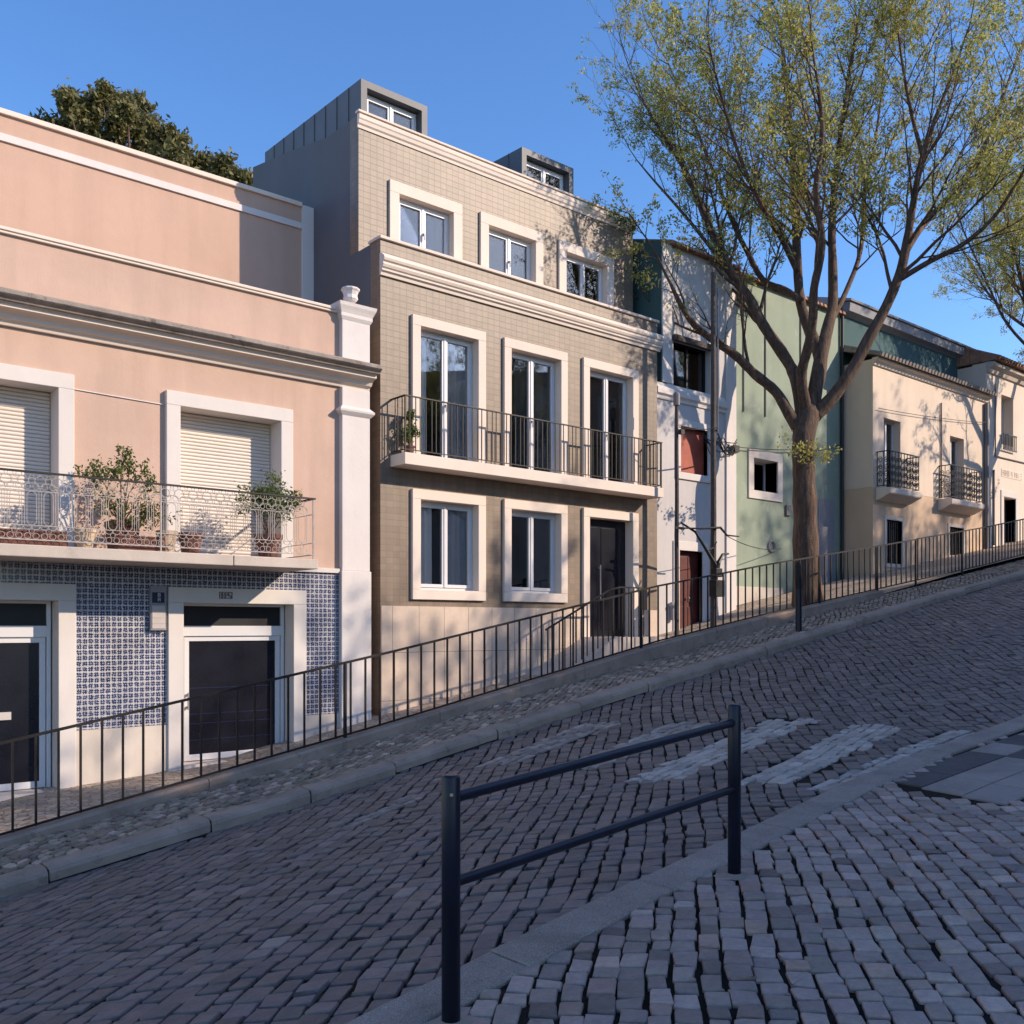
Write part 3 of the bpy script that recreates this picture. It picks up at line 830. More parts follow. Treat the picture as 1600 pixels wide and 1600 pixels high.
def casement(h, x0, x1, z0, z1, y, curtains=(), name='window', mat=None, seed=0, handle=True):
    mat = mat or M['pvc']
    mb = MB(); w = .045; xm = (x0 + x1) / 2
    mb.ring(x0, x1, z0, z1, w, y + .008, y + .075)
    lw = .058
    mb.ring(x0 + w + .003, xm - .002, z0 + w + .003, z1 - w - .003, lw, y - .01, y + .055)
    mb.ring(xm + .002, x1 - w - .003, z0 + w + .003, z1 - w - .003, lw, y - .01, y + .055)
    mb.box(xm - .022, xm + .022, y - .024, y - .0105, z0 + w + .01, z1 - w - .01)
    f = mb.build(name, mat, h, bevel=.004)
    for a, b in ((x0 + w + lw, xm - lw), (xm + lw, x1 - w - lw)):
        mb = MB(); mb.box(a - .005, b + .005, y + .018, y + .026, z0 + w + lw - .005, z1 - w - lw + .005); mb.build('pane', M['glass'], f)
    if handle:
        mb = MB(); zh = z0 + min(1.05, (z1 - z0) * .45); mb.box(xm - .012, xm + .012, y - .055, y - .0245, zh - .02, zh + .02); mb.box(xm - .01, xm + .01, y - .062, y - .05, zh - .11, zh + .01); mb.build('handle', M['box_grey'], f)
    for k, (fa, fb, cm) in enumerate(curtains):
        curtain_mesh(x0 + (x1 - x0) * fa, x0 + (x1 - x0) * fb, y + .075 + .03 * k, z0 + .02, z1 - .04, seed * 7 + k).build('curtain', cm, f, smooth=True)
    return f

def shutter(h, x0, x1, z0, z1, y):
    mb = MB(); p = .052; n = int((z1 - z0) / p)
    for i in range(n):
        a = z0 + i * p
        mb.prism_x([(y, a + .002), (y - .010, a + .014), (y - .012, a + .026), (y - .010, a + .038), (y, a + p - .003), (y + .012, a + p - .003), (y + .012, a + .002)], x0, x1)
    o = mb.build('roller_shutter', M['shutter'], h)
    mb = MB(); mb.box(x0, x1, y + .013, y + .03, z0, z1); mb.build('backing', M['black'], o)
    return o

def side_panel_x(h, x0, x1, prof, mat, name='side_wall'):
    mb = MB(); mb.prism_x(prof, x0, x1); return mb.build(name, mat, h)

# ================================================================== pink house
ph = thing('townhouse', (5.5, 13.5, -2.0), 'peach pink house with blue tiled ground floor and long ornate balcony', 'house', 'terraced houses along the uphill side')
WL, WR = (1.98, 3.526), (5.166, 6.695)
DL, DR = (1.84, 3.526), (5.21, 6.90)
XW = (-1.6, -.1)
mb = MB()
g_ = .06
holes = [(a - g_, b + g_, .9, 3.167 + g_) for a, b in (WL, WR, XW)] + [(a - g_, b + g_, -3.2, .365 + g_) for a, b in (DL, DR, XW)]
mb.wall(-4, 8.0, -3.2, 5.0, 13.5, 13.86, holes)
mb.build('wall', M['peach'], ph)
mb = MB(); mb.box(-4, 8.27, 13.87, 20, 4.1, 4.5); mb.box(-4.0, -3.8, 13.87, 20, -3, 4.1); mb.box(-4, 8.27, 19.8, 20, -3, 4.1); mb.box(8.06, 8.26, 13.87, 19.79, -3, 4.09); mb.box(-3.79, 8.05, 13.87, 19.79, .35, .6)
mb.build('shell', M['peach_up'], ph)
# set-back upper storey with band, coping and corner strip
mb = MB(); mb.box(-4, 8.50, 15.8, 19, 4.5, 7.62); uw = mb.build('upper_wall', M['peach_up'], ph)
mb = MB(); mb.box(-4, 8.30, 15.765, 15.8, 7.22, 7.335); mb.build('upper_band', M['white'], ph, bevel=.006)
mb = MB(); mb.box(8.302, 8.53, 15.755, 15.83, 4.5, 7.66); mb.build('corner_strip', M['white'], ph, bevel=.006)
mb = MB(); mb.box(-4, 8.30, 15.75, 19.05, 7.62, 7.70); mb.build('coping', M['stone_trim'], ph, bevel=.01)
mb = MB(); mb.box(-4, 2.95, 15.782, 15.8, 7.34, 7.615); mb.build('repaired_patch', M['stone_trim'], ph)
mb = MB(); mb.box(-4, 7.74, 13.455, 13.80, 5.0, 5.035); mb.box(-4, 7.74, 13.435, 13.82, 5.035, 5.08); mb.build('parapet_coping', M['stone_trim'], ph, bevel=.008)
# cornice
mb = MB(); mb.prism_x([(13.5, 3.83), (13.45, 3.83), (13.43, 3.88), (13.38, 3.90), (13.35, 3.955), (13.29, 3.99), (13.23, 4.0), (13.23, 4.045), (13.20, 4.06), (13.5, 4.06)], -4, 8.29)
mb.build('cornice', M['stone_trim'], ph, bevel=.005)
mb = MB(); mb.prism_x([(13.5, 4.062), (13.16, 4.062), (13.15, 4.085), (13.10, 4.115), (13.08, 4.13), (13.08, 4.175), (13.12, 4.20), (13.5, 4.27)], -4, 8.31)
mb.build('cornice_top', M['grime'], ph, bevel=.005)
# pilaster
pil = MB(); pil.box(7.755, 8.27, 13.40, 13.62, .90, 3.828); pil.box(7.755, 8.27, 13.40, 13.80, 4.27, 4.92); pil.box(7.735, 8.285, 13.38, 13.64, -3.2, .90)
po = pil.build('pilaster', M['white'], ph, bevel=.012)
mb = MB()
def band(z0, z1, e, y1=13.62):
    n = len(e) - 1
    for i in range(n):
        za = z0 + (z1 - z0) * i / n; zb = z0 + (z1 - z0) * (i + 1) / n
        a, b = e[i], e[i + 1]
        mb.add([(7.755 - a, 13.40 - a, za), (8.27 + a, 13.40 - a, za), (8.27 + a, y1, za), (7.755 - a, y1, za), (7.755 - b, 13.40 - b, zb), (8.27 + b, 13.40 - b, zb), (8.27 + b, y1, zb), (7.755 - b, y1, zb)],
               [(0, 3, 2, 1), (4, 5, 6, 7), (0, 1, 5, 4), (1, 2, 6, 5), (2, 3, 7, 6), (3, 0, 4, 7)])
band(3.38, 3.53, [.004, .03, .055, .06, .03, .004])
mb.build('moulding', M['white'], po)
mb = MB(); band(4.90, 5.16, [.004, .03, .03, .05, .075, .085], 13.86)
mb.build('cap_moulding', M['white'], po)
mb = MB(); mb.lathe((8.0, 13.56, 5.16), [(.06, 0), (.075, .015), (.05, .04), (.045, .07), (.09, .10), (.125, .14), (.115, .17), (.11, .20), (.13, .255), (.155, .285), (.15, .31), (.11, .325), (.05, .33)], 10)
mb.build('urn', M['white'], ph, smooth=False, bevel=.01)
# windows with roller shutters
for (a, b) in (XW, WL, WR):
    surround(ph, a - .20, b + .22, .9, 3.335, .20, 13.42, 13.84, M['white_trim'], bottom=False)
    shutter(ph, a - .01, b + .01, 1.0, 3.16, 13.80)
mb = MB(); mb.tube([(3.75, 13.49, 3.16), (4.3, 13.487, 3.145), (4.96, 13.49, 3.13)], .009, 5); mb.build('wall_cable', M['white'], ph)
# tiled ground floor
dz = .568
dh = [(a - .22, b + .24, -3.2, dz) for a, b in (XW, DL, DR)]
mb = MB(); mb.wall(-4, 7.733, -1.37, .855, 13.472, 13.499, dh); mb.build('tile_cladding', M['azulejo'], ph)
mb = MB(); mb.box(-4, 7.733, 13.43, 13.499, .857, .93); mb.build('string_course', M['white_trim'], ph, bevel=.006)
e_ = [-4] + [q for h_ in sorted(dh) for q in h_[:2]] + [7.733]
for i in range(0, len(e_), 2):
    mb = MB(); mb.box(e_[i], e_[i + 1], 13.452, 13.499, -3.2, -1.373); mb.build('plinth', M['plinth'], ph)

for k, (a, b) in enumerate((XW, DL, DR)):
    surround(ph, a - .22, b + .24, -3.2, dz, .22, 13.415, 13.85, M['white_trim'], bottom=False, name='door_surround')
    zb = (-2.9, -2.12, -1.95)[k]
    mb = MB(); y = 13.70
    mb.ring(a, b, zb, .36, .05, y, y + .09, bottom=False)
    mb.box(a + .05, b - .05, y - .01, y + .09, -.13, .02)
    x0 = a + .12
    mb.ring(x0, b - .06, zb, -.13, .075, y + .02, y + .08, wb=.09)
    d = mb.build('door', M['pvc'], ph, bevel=.005)
    mb = MB(); mb.box(x0 + .075, b - .135, y + .04, y + .055, zb + .09, -.205); mb.build('door_panel', M['door_navy'], d)
    mb = MB(); mb.box(a + .05, b - .05, y + .04, y + .055, .02, .31); mb.build('transom_pane', M['black'], d)
    mb = MB(); mb.box(a, b, 13.40, 13.86, zb - .6, zb - .012); mb.build('threshold', M['stone_trim'], ph, bevel=.01)
    mb = MB(); mb.tube([(x0 + .04, y - .04, -.95), (x0 + .04, y - .04, -1.2)], .012, 8); mb.box(x0 + .025, x0 + .055, y - .03, y + .019, -1.0, -.97); mb.box(x0 + .025, x0 + .055, y - .03, y + .019, -1.18, -1.15); mb.build('handle', M['box_grey'], d)
    if k == 1:
        mb = MB(); mb.box(2.35, 3.05, y + .008, y + .038, -1.20, -1.10); mb.build('letter_slot', M['box_beige'], d)
    if k == 2:
        mb = MB()
        for zz in (-.9, -1.28, -1.42, -1.66): mb.box(x0 + .09, b - .22, y + .034, y + .039, zz, zz + .014)
        mb.build('panel_groove', M['sign_blue'], d)
# house number plate carved over the door
pl = MB(); pl.box(5.73, 5.93, 13.405, 13.4149, .415, .515); pl = pl.build('number_plate', M['carved'], ph)
mb = MB(); rr = random.Random(3)
for r_ in range(2):
    for c_ in range(4):
        x0 = 5.742 + c_ * .046; z0 = .422 + r_ * .045
        mb.box(x0, x0 + .012, 13.402, 13.4049, z0, z0 + .038)
        if rr.random() < .7: mb.box(x0 + .0125, x0 + .034, 13.402, 13.4049, z0 + rr.choice([0, .016, .03]), z0 + rr.choice([.036, .038]))
mb.build('carved_number', M['box_beige'], pl)
# house-number plaque above a meter box
bxs = MB(); bxs.box(4.735, 4.955, 13.40, 13.471, -.045, .575); bx_ = bxs.build('meter_box', M['box_grey'], ph, bevel=.006)
mb = MB(); mb.box(4.755, 4.925, 13.391, 13.3995, .34, .485); pq = mb.build('number_plaque', M['sign_blue'], bx_)
mb = MB()
for (u0, u1, w0, w1) in ((.078, .086, .085, .135), (.105, .113, .085, .135), (.086, .105, .127, .135), (.086, .105, .106, .113), (.086, .105, .085, .092), (.078, .086, .02, .07), (.105, .113, .02, .07), (.086, .105, .04, .047), (.086, .105, .063, .07)):
    mb.box(4.755 + u0, 4.755 + u1, 13.389, 13.3908, .34 + w0, .34 + w1)
mb.build('digit', M['sign_white'], pq)
mb = MB(); mb.box(4.755, 4.935, 13.39, 13.3995, -.02, .30)
for zz in (.05, .13, .20): mb.box(4.758, 4.932, 13.386, 13.3899, zz, zz + .006)
mb.build('meter_cover', M['box_beige'], bx_, bevel=.004)
# balcony
YB = 12.45
mb = MB(); mb.box(-3.5, 5.52, YB, 13.468, .838, .985); mb.box(5.526, 6.81, YB - .006, 13.468, .841, .982)
mb.build('balcony_slab', M['concrete'], ph, bevel=.012)
rl = MB(); zr0, zr1 = 1.05, 1.86; xa, xb = -3.3, 6.77; yr = YB + .05
for z, hgt in ((zr0, .014), (zr0 + .17, .008), (zr0 + .585, .008)):
    rl.box(xa, xb, yr - .006, yr + .006, z - hgt / 2, z + hgt / 2)
    rl.box(xb - .006, xb + .006, yr + .0065, 13.47, z - hgt / 2, z + hgt / 2)
for xx in (-3.3, -.4, 2.38, 4.55, 6.76): rl.box(xx - .009, xx + .009, yr - .009, yr + .009, .98, zr1 - .012)
rail = rl.build('balcony_railing', M['white_iron'], ph)
mb = MB(); mb.box(xa - .01, xb + .02, yr - .02, yr + .02, zr1 - .01, zr1 + .012); mb.box(xb - .02, xb + .02, yr + .0205, 13.47, zr1 - .01, zr1 + .012); mb.build('handrail', M['dark_iron'], rail)
def ornate():
    mb = MB(); r0 = .0044; W = .188
    cz0, cz1 = zr0 + .17, zr0 + .585; rw = .053
    def P(x, z): return (x, 0, z)
    pts = [P(rw * math.cos(a), cz1 - rw - .005 + rw * math.sin(a)) for a in np.linspace(0, math.pi, 7)] + [P(rw * math.cos(a), cz0 + rw + .005 + rw * math.sin(a)) for a in np.linspace(math.pi, 2 * math.pi, 7)]
    mb.tube(pts, r0, 4, closed=True)
    for sx in (-.079, .079): mb.tube([P(sx, cz0), P(sx, cz1)], r0, 4)
    def circ(cx, cz, r): mb.tube([P(cx + r * math.cos(a), cz + r * math.sin(a)) for a in np.linspace(0, 2 * math.pi, 11)[:-1]], r0 * .9, 4, closed=True)
    def arc(cx, cz, r, a0, a1): mb.tube([P(cx + r * math.cos(a), cz + r * math.sin(a)) for a in np.linspace(a0, a1, 8)], r0 * .9, 4)
    for s in (-1, 1):
        circ(s * .047, zr0 + .64, .036); circ(s * .047, zr0 + .775, .034)
        arc(s * .094, zr0 + .705, .058, math.pi / 2, 3 * math.pi / 2) if s > 0 else arc(s * .094, zr0 + .705, .058, -math.pi / 2, math.pi / 2)
        circ(s * .047, zr0 + .045, .036)
        arc(s * .047, zr0 + .165, .046, math.pi, 2 * math.pi)
    circ(0, zr0 + .708, .036); circ(0, zr0 + .105, .03)
    arc(0, zr0 + .585, .094, 0.15, math.pi - .15)
    return mb
om = ornate(); nx = int((xb - xa) / .188); first = None
for i in range(nx):
    p = (xa + .1 + i * .188, yr, 0)
    if first is None:
        first = om.build('scroll_panel', M['white_iron'], rail)
        for v in first.data.vertices: v.co += BASE[ph.name]
        first.location = Vector(p) - BASE[ph.name]
    else: inst(first, 'scroll_panel', rail, p)

# plants and pots on the balcony
def pot(parent, c, r, h, mat, square=False):
    mb = MB()
    if square:
        mb.lathe(c, [(r * .85, 0), (r, h * .8), (r * 1.06, h * .82), (r * 1.06, h), (r * .95, h), (r * .9, h * .9)], 4, twist=math.pi / 4)
        return mb.build('pot', mat, parent, bevel=.01)
    mb.lathe(c, [(r * .7, 0), (r * .8, h * .3), (r * .95, h * .8), (r * 1.06, h * .82), (r * 1.08, h), (r * .95, h), (r * .9, h * .9)], 18)
    return mb.build('pot', mat, parent)
def shrub(name, c, pr, phh, pmat, clumps, nl, size, leafm, label, seed, square=False, cat='potted plant'):
    t = thing(name, c, label, cat)
    pot(t, c, pr, phh, pmat, square)
    rng = np.random.default_rng(seed); top = Vector(c) + Vector((0, 0, phh * .9))
    mb = MB(); C = []; S = []
    for (dx, dy, dz, s) in clumps:
        e = Vector(c) + Vector((dx, dy, dz))
        m = top.lerp(e, .55) + Vector((rng.normal(0, .03), rng.normal(0, .03), .03))
        mb.tube([top, m, e], [.011, .008, .003], 4)
        C.append(tuple(e)); S.append(s); C.append(tuple(m.lerp(e, .5))); S.append(s * .7)
        for k in range(5):
            e2 = e + Vector(rng.normal(0, s * 1.1, 3)); mb.tube([m.lerp(e, .6), e2], [.004, .0015], 3); C.append(tuple(e2)); S.append(s * .55)
    mb.build('stem', M['bark'], t)
    v, sz, lp = leaves(rng, C, nl, S, size)
    v[:, 2] = np.maximum(v[:, 2], c[2] + phh * .6)
    np_mesh('foliage', v, sz, lp, leafm, parent=t, base=tuple(c))
    return t
ZF = .986
shrub('potted_shrub', (4.20, 12.92, ZF), .24, .40, M['terracotta'],
      [(-.10, 0, 1.05, .07), (-.28, 0, 1.0, .07), (.12, .05, 1.15, .06), (.0, -.05, 1.28, .05), (.26, 0, 1.05, .06), (.36, .0, .93, .05), (-.40, .02, .98, .05), (0, 0, .62, .12), (.28, -.1, .55, .11), (-.22, -.1, .58, .11), (.4, -.15, .5, .09), (.15, -.2, .45, .1), (-.1, -.2, .5, .1)],
      2600, .026, M['leaf_shrub'], 'tall wispy potted shrub rising above the ornate balcony between the two shuttered windows', 3, True)
shrub('potted_shrub', (6.28, 12.96, ZF), .19, .36, M['terracotta'],
      [(-.16, 0, .95, .11), (.02, 0, 1.02, .11), (.2, 0, .9, .10), (.34, -.05, .84, .08), (-.28, 0, .85, .08), (.1, -.1, .8, .12), (-.08, .1, .8, .12)],
      2600, .026, M['leaf_shrub'], 'round bushy potted shrub at the right end of the ornate balcony', 4)
for (x, y, r, h, m, nm, lab) in ((3.70, 12.80, .13, .26, 'cream_pot', 'flower_pot', 'cream clay pot standing left of the tall shrub behind the balcony railing'),
                                 (4.74, 12.80, .13, .30, 'cream_pot', 'flower_pot', 'cream clay pot standing right of the tall shrub behind the balcony railing'),
                                 (5.10, 12.9, .16, .30, 'terracotta', 'flower_pot', 'brown terracotta pot under the left jamb of the right shuttered window')):
    t = thing(nm, (x, y, ZF), lab, 'flower pot', 'pots on the ornate balcony')
    mb = MB(); mb.lathe((x, y, ZF), [(r * .65, 0), (r * .8, h * .35), (r * .98, h * .8), (r * 1.08, h * .82), (r * 1.1, h), (r * .95, h), (r * .9, h * .85)], 18); mb.build('pot_body', M[m], t)
    mb = MB(); mb.lathe((x, y, ZF + h * .86), [(r * .1, 0), (r * .92, .0), (r * .85, .012), (.01, .02)], 14); mb.build('soil', M['joint'], t)
for (x0, x1, lab) in ((2.55, 3.45, 'long brown planter trough in front of the left shuttered window'), (4.02, 4.62, 'short brown planter trough in front of the tall wispy shrub')):
    yv = 12.70 if x0 < 3 else 12.62
    t = thing('planter_trough', ((x0 + x1) / 2, yv, ZF), lab, 'planter', 'troughs on the ornate balcony')
    mb = MB(); mb.prism_x([(yv - .07, ZF), (yv + .07, ZF), (yv + .09, ZF + .19), (yv + .06, ZF + .19), (yv + .05, ZF + .16), (yv - .05, ZF + .16), (yv - .06, ZF + .19), (yv - .09, ZF + .19)], x0, x1)
    mb.build('trough', M['terracotta'], t, bevel=.006)
    mb = MB(); mb.box(x0 + .01, x1 - .01, yv - .05, yv + .05, ZF + .161, ZF + .172); mb.build('soil', M['joint'], t)

# ================================================================== taupe tiled house
gh = thing('townhouse', (12, 13.5, -.8), 'tall taupe tiled house with two zinc dormers and a slim iron balcony', 'house', 'terraced houses along the uphill side')
X0, X1 = 8.53, 15.36
CT = (9.92, 11.93, 13.94); HW = .62
YU = 14.19
gw = [(c - HW, c + HW) for c in CT]
E = .02
holes = [(a - E, b + E, 2.855, 5.11 + E) for a, b in gw] + [(a - E, b + E, .64 - E, 2.17 + E) for a, b in gw[:2]] + [(gw[2][0] - E, gw[2][1] + E, -.19, 2.17 + E)]
mb = MB(); mb.wall(X0, X1, -3, 6.40, 13.5, 13.8, holes); mb.build('wall', M['tiles'], gh)
mb = MB(); mb.wall(X0, X1, 6.402, 8.74, YU, YU + .28, [(a - E, b + E, 6.62, 7.61) for a, b in gw]); mb.build('upper_wall', M['tiles'], gh)
prof = [(13.80, -3), (13.80, 6.40), (YU + .28, 6.40), (YU + .28, 8.74), (15.3, 8.77), (16.5, 9.02), (18.3, 9.34), (18.3, -3)]
side_panel_x(gh, X0, X0 + .2, prof, M['greyplaster']); side_panel_x(gh, X1 - .2, X1, prof, M['greyplaster'])
mb = MB(); mb.box(8.30, X0 - .002, 13.86, 14.05, -3, 5.0); mb.build('party_strip', M['greyplaster'], gh)
mb = MB(); mb.box(X0 + .2, X1 - .2, 18.1, 18.3, -3, 9.3); mb.box(X0 + .2, X1 - .2, 13.8, 18.1, 2.45, 2.66); mb.box(X0 + .2, X1 - .2, 13.8, 18.1, 5.4, 5.6); mb.box(X0 + .2, X1 - .2, 15.6, 15.75, -3, 8.6); mb.build('inner_floors', M['greyplaster'], gh)
mb = MB(); mb.box(X0 + .01, X1 - .01, 13.79, YU - .002, 6.2, 6.39); mb.build('ledge_floor', M['concrete'], gh)
mb = MB(); mb.prism_x([(YU + .28, 8.50), (YU + .28, 8.72), (16.5, 8.98), (18.1, 9.28), (18.1, 9.1)], X0 + .2, X1 - .2); mb.build('roof', M['zinc'], gh)
# cornices
mb = MB()
mb.prism_x([(13.5, 5.80), (13.465, 5.80), (13.455, 5.85), (13.42, 5.87), (13.42, 5.90), (13.395, 5.92), (13.375, 5.965), (13.39, 5.985), (13.39, 6.005), (13.36, 6.02), (13.345, 6.06), (13.36, 6.10), (13.39, 6.115), (13.43, 6.15), (13.5, 6.16)], X0 - .02, X1 + .06)
mb.build('middle_cornice', M['stone_trim'], gh, bevel=.004)
mb = MB(); mb.box(X0 - .03, X1 + .03, 13.455, 13.84, 6.405, 6.455); mb.build('ledge_coping', M['stone_trim'], gh, bevel=.008)
mb = MB(); mb.prism_x([(YU, 8.50), (YU - .02, 8.50), (YU - .025, 8.55), (YU - .05, 8.575), (YU - .06, 8.63), (YU - .075, 8.65), (YU - .075, 8.72), (YU, 8.735)], X0 - .03, X1 + .04)
mb.box(X0 - .05, X1 + .06, YU - .09, YU + .03, 8.742, 8.78)
mb.build('top_cornice', M['stone_trim'], gh, bevel=.005)
# stone base
mb = MB(); mb.wall(X0, X1, -3, .355, 13.465, 13.499, [(gw[2][0] - .17, gw[2][1] + .17, -.19, 1)]); mb.build('stone_base', M['slabs'], gh)
cu, cd = M['curtain'], M['curtain_dark']
sets = {(0, 0): [(.0, .18, cu), (.52, 1, cd)], (0, 1): [(.0, .06, cd), (.5, .98, cd)], (1, 0): [(.02, .22, cu), (.55, .95, cd)], (1, 1): [(.22, .42, cd), (.5, .95, cd)], (1, 2): [(.5, .62, cd)],
        (2, 0): [(.5, .98, cd)], (2, 1): [(.52, .8, cd)], (2, 2): []}
sets[(0, 0)] = [(.02, .32, cu), (.52, .98, cd)]; sets[(0, 1)] = [(.5, .98, cd)]
for i, (a, b) in enumerate(gw):
    surround(gh, a - .17, b + .17, 2.70, 5.28, .17, 13.44, 13.79, M['stone_trim'], bottom=False)
    casement(gh, a, b, 2.855, 5.11, 13.62, sets[(1, i)], 'french_window', seed=i + 10)
    surround(gh, a - .17, b + .17, 6.46, 7.80, .2, YU - .05, YU + .26, M['stone_trim'], wb=.18)
    casement(gh, a - .01 + .04, b + .01 - .04, 6.64, 7.60, YU + .10, sets[(2, i)], seed=i + 20)
    if i < 2:
        surround(gh, a - .17, b + .17, .47, 2.34, .17, 13.44, 13.79, M['stone_trim'])
        casement(gh, a, b, .64, 2.17, 13.62, sets[(0, i)], seed=i + 30, handle=False)
    else:
        surround(gh, a - .17, b + .17, -.25, 2.34, .17, 13.44, 13.79, M['stone_trim'], bottom=False, name='door_surround')
        mb = MB(); mb.box(a, b, 13.66, 13.72, -.19, 2.16)
        for xx in (a + .10, a + .52, a + .98): mb.box(xx, xx + (.30 if xx < a + .9 else .18), 13.648, 13.6595, -.05, 2.0)
        d = mb.build('door', M['door_navy'], gh, bevel=.006)
        mb = MB(); mb.tube([(a + .45, 13.60, .55), (a + .45, 13.60, 1.25)], .014, 8); mb.box(a + .44, a + .46, 13.60, 13.65, .6, .62); mb.box(a + .44, a + .46, 13.60, 13.65, 1.18, 1.2); mb.build('handle', M['box_grey'], d)
# slim balcony
mb = MB(); mb.box(8.72, 15.06, 13.06, 13.498, 2.66, 2.852); mb.build('balcony_slab', M['concrete'] if False else M['stone_trim'], gh, bevel=.008)
rb = MB(); yr = 13.10
rb.box(8.75, 15.03, yr - .008, yr + .008, 2.90, 2.915); rb.box(8.742, 8.758, yr + .0085, 13.499, 2.90, 2.915); rb.box(15.022, 15.038, yr + .0085, 13.499, 2.90, 2.915)
for xx in (8.75, 11.0, 13.0, 15.03): rb.box(xx - .011, xx + .011, yr - .011, yr + .011, 2.853, 3.775)
br_ = rb.build('balcony_railing', M['dark_iron'], gh)
mb = MB(); mb.box(8.73, 15.05, yr - .02, yr + .02, 3.777, 3.795); mb.box(8.73, 8.77, yr + .0205, 13.499, 3.777, 3.795); mb.box(15.01, 15.05, yr + .0205, 13.499, 3.777, 3.795); mb.build('handrail', M['dark_iron'], br_)
mb = MB(); mb.box(-.0065, .0065, -.0065, .0065, 2.916, 3.776); first = mb.build('baluster', M['dark_iron'], br_)
for v in first.data.vertices: v.co += BASE[gh.name]
pts = [(8.84 + i * .108, yr) for i in range(58)] + [(8.75, yr + .1 * k) for k in (1, 2, 3)] + [(15.03, yr + .1 * k) for k in (1, 2, 3)]
for k, (x, y) in enumerate(pts):
    if k == 0: first.location = Vector((x, y, 0)) - BASE[gh.name]
    else: inst(first, 'baluster', br_, (x + .012 * math.sin(k * 2.1), y, 0))
# dormers
for k, (xa, xb) in enumerate(((8.60, 9.98), (12.23, 13.62))):
    yb = 17.9; zt = 9.39; w = .12
    mb = MB(); a, b = 14.225, yb
    def slab(x0, x1, z0, z1, dz=.12):
        mb.add([(x0, a, z0), (x1, a, z0), (x1, b, z0 + dz), (x0, b, z0 + dz), (x0, a, z1), (x1, a, z1), (x1, b, z1 + dz), (x0, b, z1 + dz)],
               [(0, 3, 2, 1), (4, 5, 6, 7), (0, 1, 5, 4), (1, 2, 6, 5), (2, 3, 7, 6), (3, 0, 4, 7)])
    slab(xa, xb, zt - w, zt); slab(xa, xa + w, 8.55, zt - w, 0); slab(xb - w, xb, 8.55, zt - w, 0)
    mb.add([(xa, a, zt - w), (xa, b, zt - w), (xa, b, zt - w + .12)], [(0, 1, 2)])
    n = 9
    for i in range(1, n):
        y = a + (b - a) * i / n; zz = zt + .12 * (y - a) / (b - a)
        mb.box(xa - .016, xa - .0005, y - .006, y + .006, 8.6, zz - .004)
    d = mb.build('dormer', M['zinc'], gh)
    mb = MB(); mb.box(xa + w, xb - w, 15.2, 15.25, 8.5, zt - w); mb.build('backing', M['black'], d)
    mb = MB(); mb.box(xa + w, xb - w, a + .02, 15.2, 8.70, 8.79); mb.build('sill', M['zinc'], d)
    casement(d, xa + w + .01, xb - w - .01, 8.79, zt - w - .01, 14.38, [], 'window', seed=k + 50, handle=False)
# entrance ramp and its rail
rp = thing('entrance_ramp', (13, 13, -.5), 'concrete entrance ramp rising to the navy front door of the taupe house', 'ramp')
mb = MB(); mb.prism_y([(11.35, -1.4), (11.55, -.93), (13.15, -.19), (15.5, -.19), (15.5, -1.4)], 12.55, 13.463); mb.build('ramp_slab', M['concrete'], rp, bevel=.01)
rr_ = thing('ramp_railing', (12.6, 12.6, -.3), 'short iron handrail climbing the entrance ramp of the taupe house', 'railing')
yy = 12.62
def rz(x): return -.93 + (x - 11.55) * .4625 if x < 13.15 else -.19
mb = MB(); mb.tube([(11.4, yy, rz(11.4) + .95)] + [(x, yy, rz(x) + .95) for x in (12, 12.6, 13.0, 13.3, 14.0)] + [(14.0, yy, rz(14) + .95)], .02, 4); mb.build('handrail', M['rust_iron'], rr_)
mb = MB()
for i in range(19):
    x = 11.45 + i * .14
    mb = MB(); mb.box(x - .008, x + .008, yy - .008, yy + .008, rz(x) - .02, rz(x) + .94); mb.build('baluster', M['rust_iron'], rr_)
# plant on the slim balcony
shrub('potted_plant', (8.98, 13.32, 2.853), .09, .16, M['terracotta'], [(0, 0, .35, .05), (.04, 0, .5, .045), (-.03, 0, .62, .04), (.03, .0, .72, .03), (.08, 0, .4, .04), (-.07, 0, .3, .04)], 900, .028, M['leaf_green'], 'slender green potted plant in the left corner of the slim iron balcony', 6)
rng = np.random.default_rng(77)
wd = thing('wall_weed', (14.75, 14.02, 8.62), 'small weed tuft growing from the top cornice of the taupe house', 'weed')
C = [(14.5 + .09 * i, 13.99 - .02 * (i % 2), 8.60 - .012 * i + .08 * math.sin(i * 1.7)) for i in range(9)]
v, s_, l_ = leaves(rng, C, 420, .05, .028); np_mesh('foliage', v, s_, l_, M['leaf_green'], parent=wd, base=(14.75, 14.02, 8.62))
mb = MB()
for i in range(9): mb.tube([(14.8, 14.06, 8.60), C[i]], [.006, .002], 3)
mb.build('stem', M['bark'], wd)
# ================================================================== white narrow house
wh = thing('townhouse', (16.8, 13.6, -.1), 'narrow white house with maroon door and red-brown boarded window behind the poles', 'house', 'terraced houses along the uphill side')
mb = MB(); Y = 13.6
mb.wall(15.37, 18.14, -2, 5.10, Y, Y + .28, [(16.21, 17.15, 3.37, 4.37), (16.18, 16.97, -.4, 1.67)])
mb.wall(15.803, 18.14, 5.10, 8.22, Y, Y + .28, [(16.0, 17.26, 5.22, 6.22)])
mb.build('wall', M['whitehouse'], wh)
mb = MB(); mb.prism_x([(Y + .005, 4.9), (Y + .005, 8.22), (17.6, 9.66), (22, 8.36), (22, 4.9)], 15.62, 15.80); mb.build('side_wall', M['teal'], wh)
mb = MB(); mb.box(15.62, 15.92, Y - .03, Y + .004, 5.24, 8.2); mb.box(17.80, 18.16, Y - .04, Y - .001, -2, 8.2); mb.build('corner_strip', M['white'], wh, bevel=.006)
